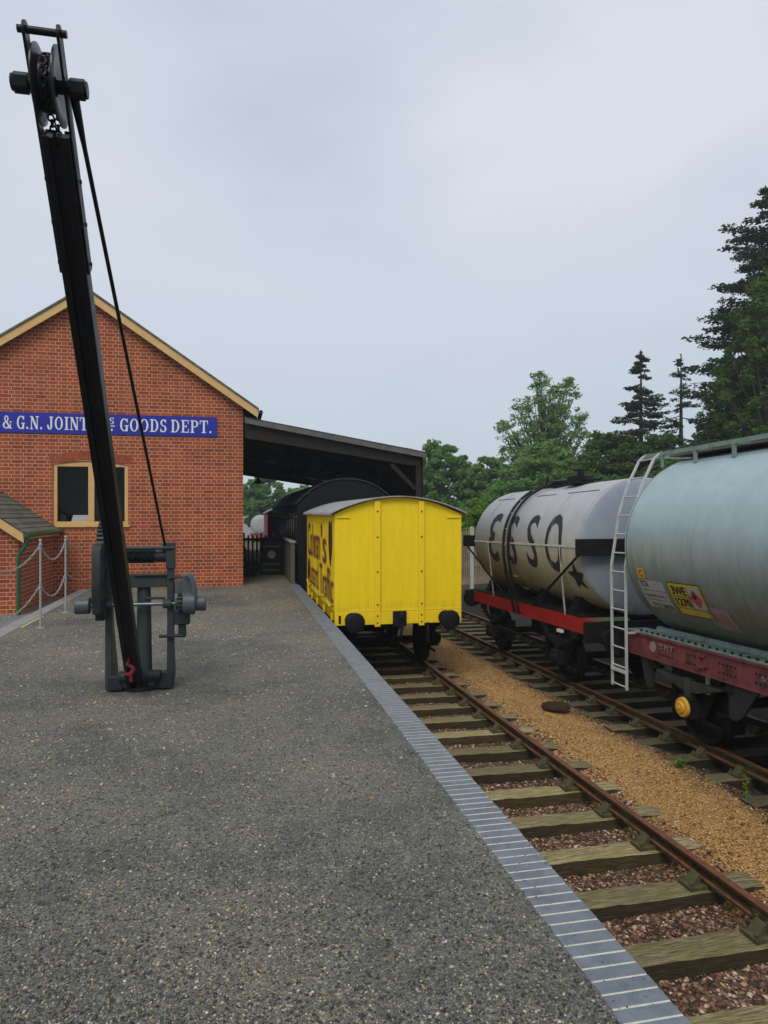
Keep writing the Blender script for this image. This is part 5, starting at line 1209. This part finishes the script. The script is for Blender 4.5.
broadleaf('dark shrub behind the silver tank wagon', 590, 34, 466, 130, ML_dark, 200, 130, .09, zb=-.9, base_frac=0, seed=13, name='leafy_bush')
broadleaf('dark shrub behind the teal tank wagon', 690, 28, 450, 160, ML_dark, 200, 130, .08, zb=-.9, base_frac=0, seed=14, name='leafy_bush')
broadleaf('green tree seen under the canopy above the distant cabin', 262, 85, 470, 60, ML_mid, 150, 100, .22, seed=15, clump=.12, base_frac=.05)
broadleaf('pale green tree seen under the canopy over the coach roof', 304, 92, 482, 60, ML_soft, 150, 100, .22, seed=16, clump=.12, base_frac=.05)
broadleaf('distant tree left of the distant cabin, by the brick shed', 226, 100, 476, 70, ML_mid, 150, 100, .24, seed=17, clump=.12, base_frac=.05)
conifer('tallest dark conifer at the right edge of the photo', 788, 36, 176, 250, ML_con, whorls=40, dens=40, seed=3, size=.085, power=.45, upturn=.14, jit=3.0)
conifer('small dark conifer standing left of a thinner one', 641, 46, 352, 140, ML_con, whorls=19, dens=30, lowz=.12, seed=6, size=.085, sparse=.18, power=.85, jit=1.6, upturn=.12)
conifer('thin sparse conifer between two darker conifers', 681, 46, 356, 96, ML_con, whorls=16, dens=16, lowz=.15, seed=9, size=.075, sparse=.4, power=.7, jit=1.3, upturn=.12)

# the wood far behind, one mass
C = []; S = []
for k in range(900):
    px = rng.uniform(395, 860); fw = rng.uniform(66, 90); x, y = cw(px, fw); top = 4.2+1.6*math.sin(px*.05)+1.1*math.sin(px*.13+1); C.append((x, y, rng.uniform(-1.2, top))); S.append((1.3, 1.3, 1.0))
o = leaves('far_wood', np.array(C), np.array(S), .26, ML_mid, None, 60); tag(o, 'low green wood filling the background beyond the railway', 'wood', kind='stuff')
# weeds by the far rail
def weed(label, x, y, h, n, seed, w_=.12):
    t = MB(); r_ = random.Random(seed); z0 = ground_z(x, y)
    for k in range(n):
        a = r_.random()*6.28; l = h*(.4+.6*r_.random()); dx, dy = math.cos(a)*w_*r_.random(), math.sin(a)*w_*r_.random()
        t.tube([(0,0,0),(dx*.5,dy*.5,l*.6),(dx,dy,l)], .003, 4)
        for q in range(4):
            f = .35+.2*q; c = Vector((dx*f, dy*f, l*f)); b_ = r_.random()*6.28; s = .035; u = Vector((math.cos(b_), math.sin(b_), .4))*s; v = Vector((-math.sin(b_), math.cos(b_), 0))*s*.4
            t.add([c, c+u*.6+v, c+u*1.4, c+u*.6-v], [(0,1,2,3)])
    o = t.build('weed', ML_fresh, loc=(x, y, z0)); tag(o, label, 'weed', 'weeds growing by the far track')
for i, (px, fw, h, n, lb) in enumerate(((679, 8.9, .13, 16, 'low leafy weed in the orange gravel beside the far rail'), (746, 7.9, .30, 4, 'tall thin weed stem beside the far rail at right'))):
    x, y = cw(px, fw); weed(lb, x, y, h, n, i, .1 if i == 0 else .06)

# ------------------------------------------------------------ damp summer air
hz = MB(); hz.box(-60, 130, -14, 150, -6, 60)
hm_ = bpy.data.materials.new('haze_air'); hm_.use_nodes = True; hn = hm_.node_tree; hn.nodes.remove(hn.nodes['Principled BSDF'])
pv = hn.nodes.new('ShaderNodeVolumePrincipled'); pv.inputs['Color'].default_value = (.80,.88,.95,1); pv.inputs['Density'].default_value = .0011; pv.inputs['Anisotropy'].default_value = .2
hn.links.new(pv.outputs[0], hn.nodes['Material Output'].inputs['Volume'])
tag(hz.build('haze', hm_, smooth=False), 'thin pale summer haze between camera and tree line', 'haze', kind='stuff')
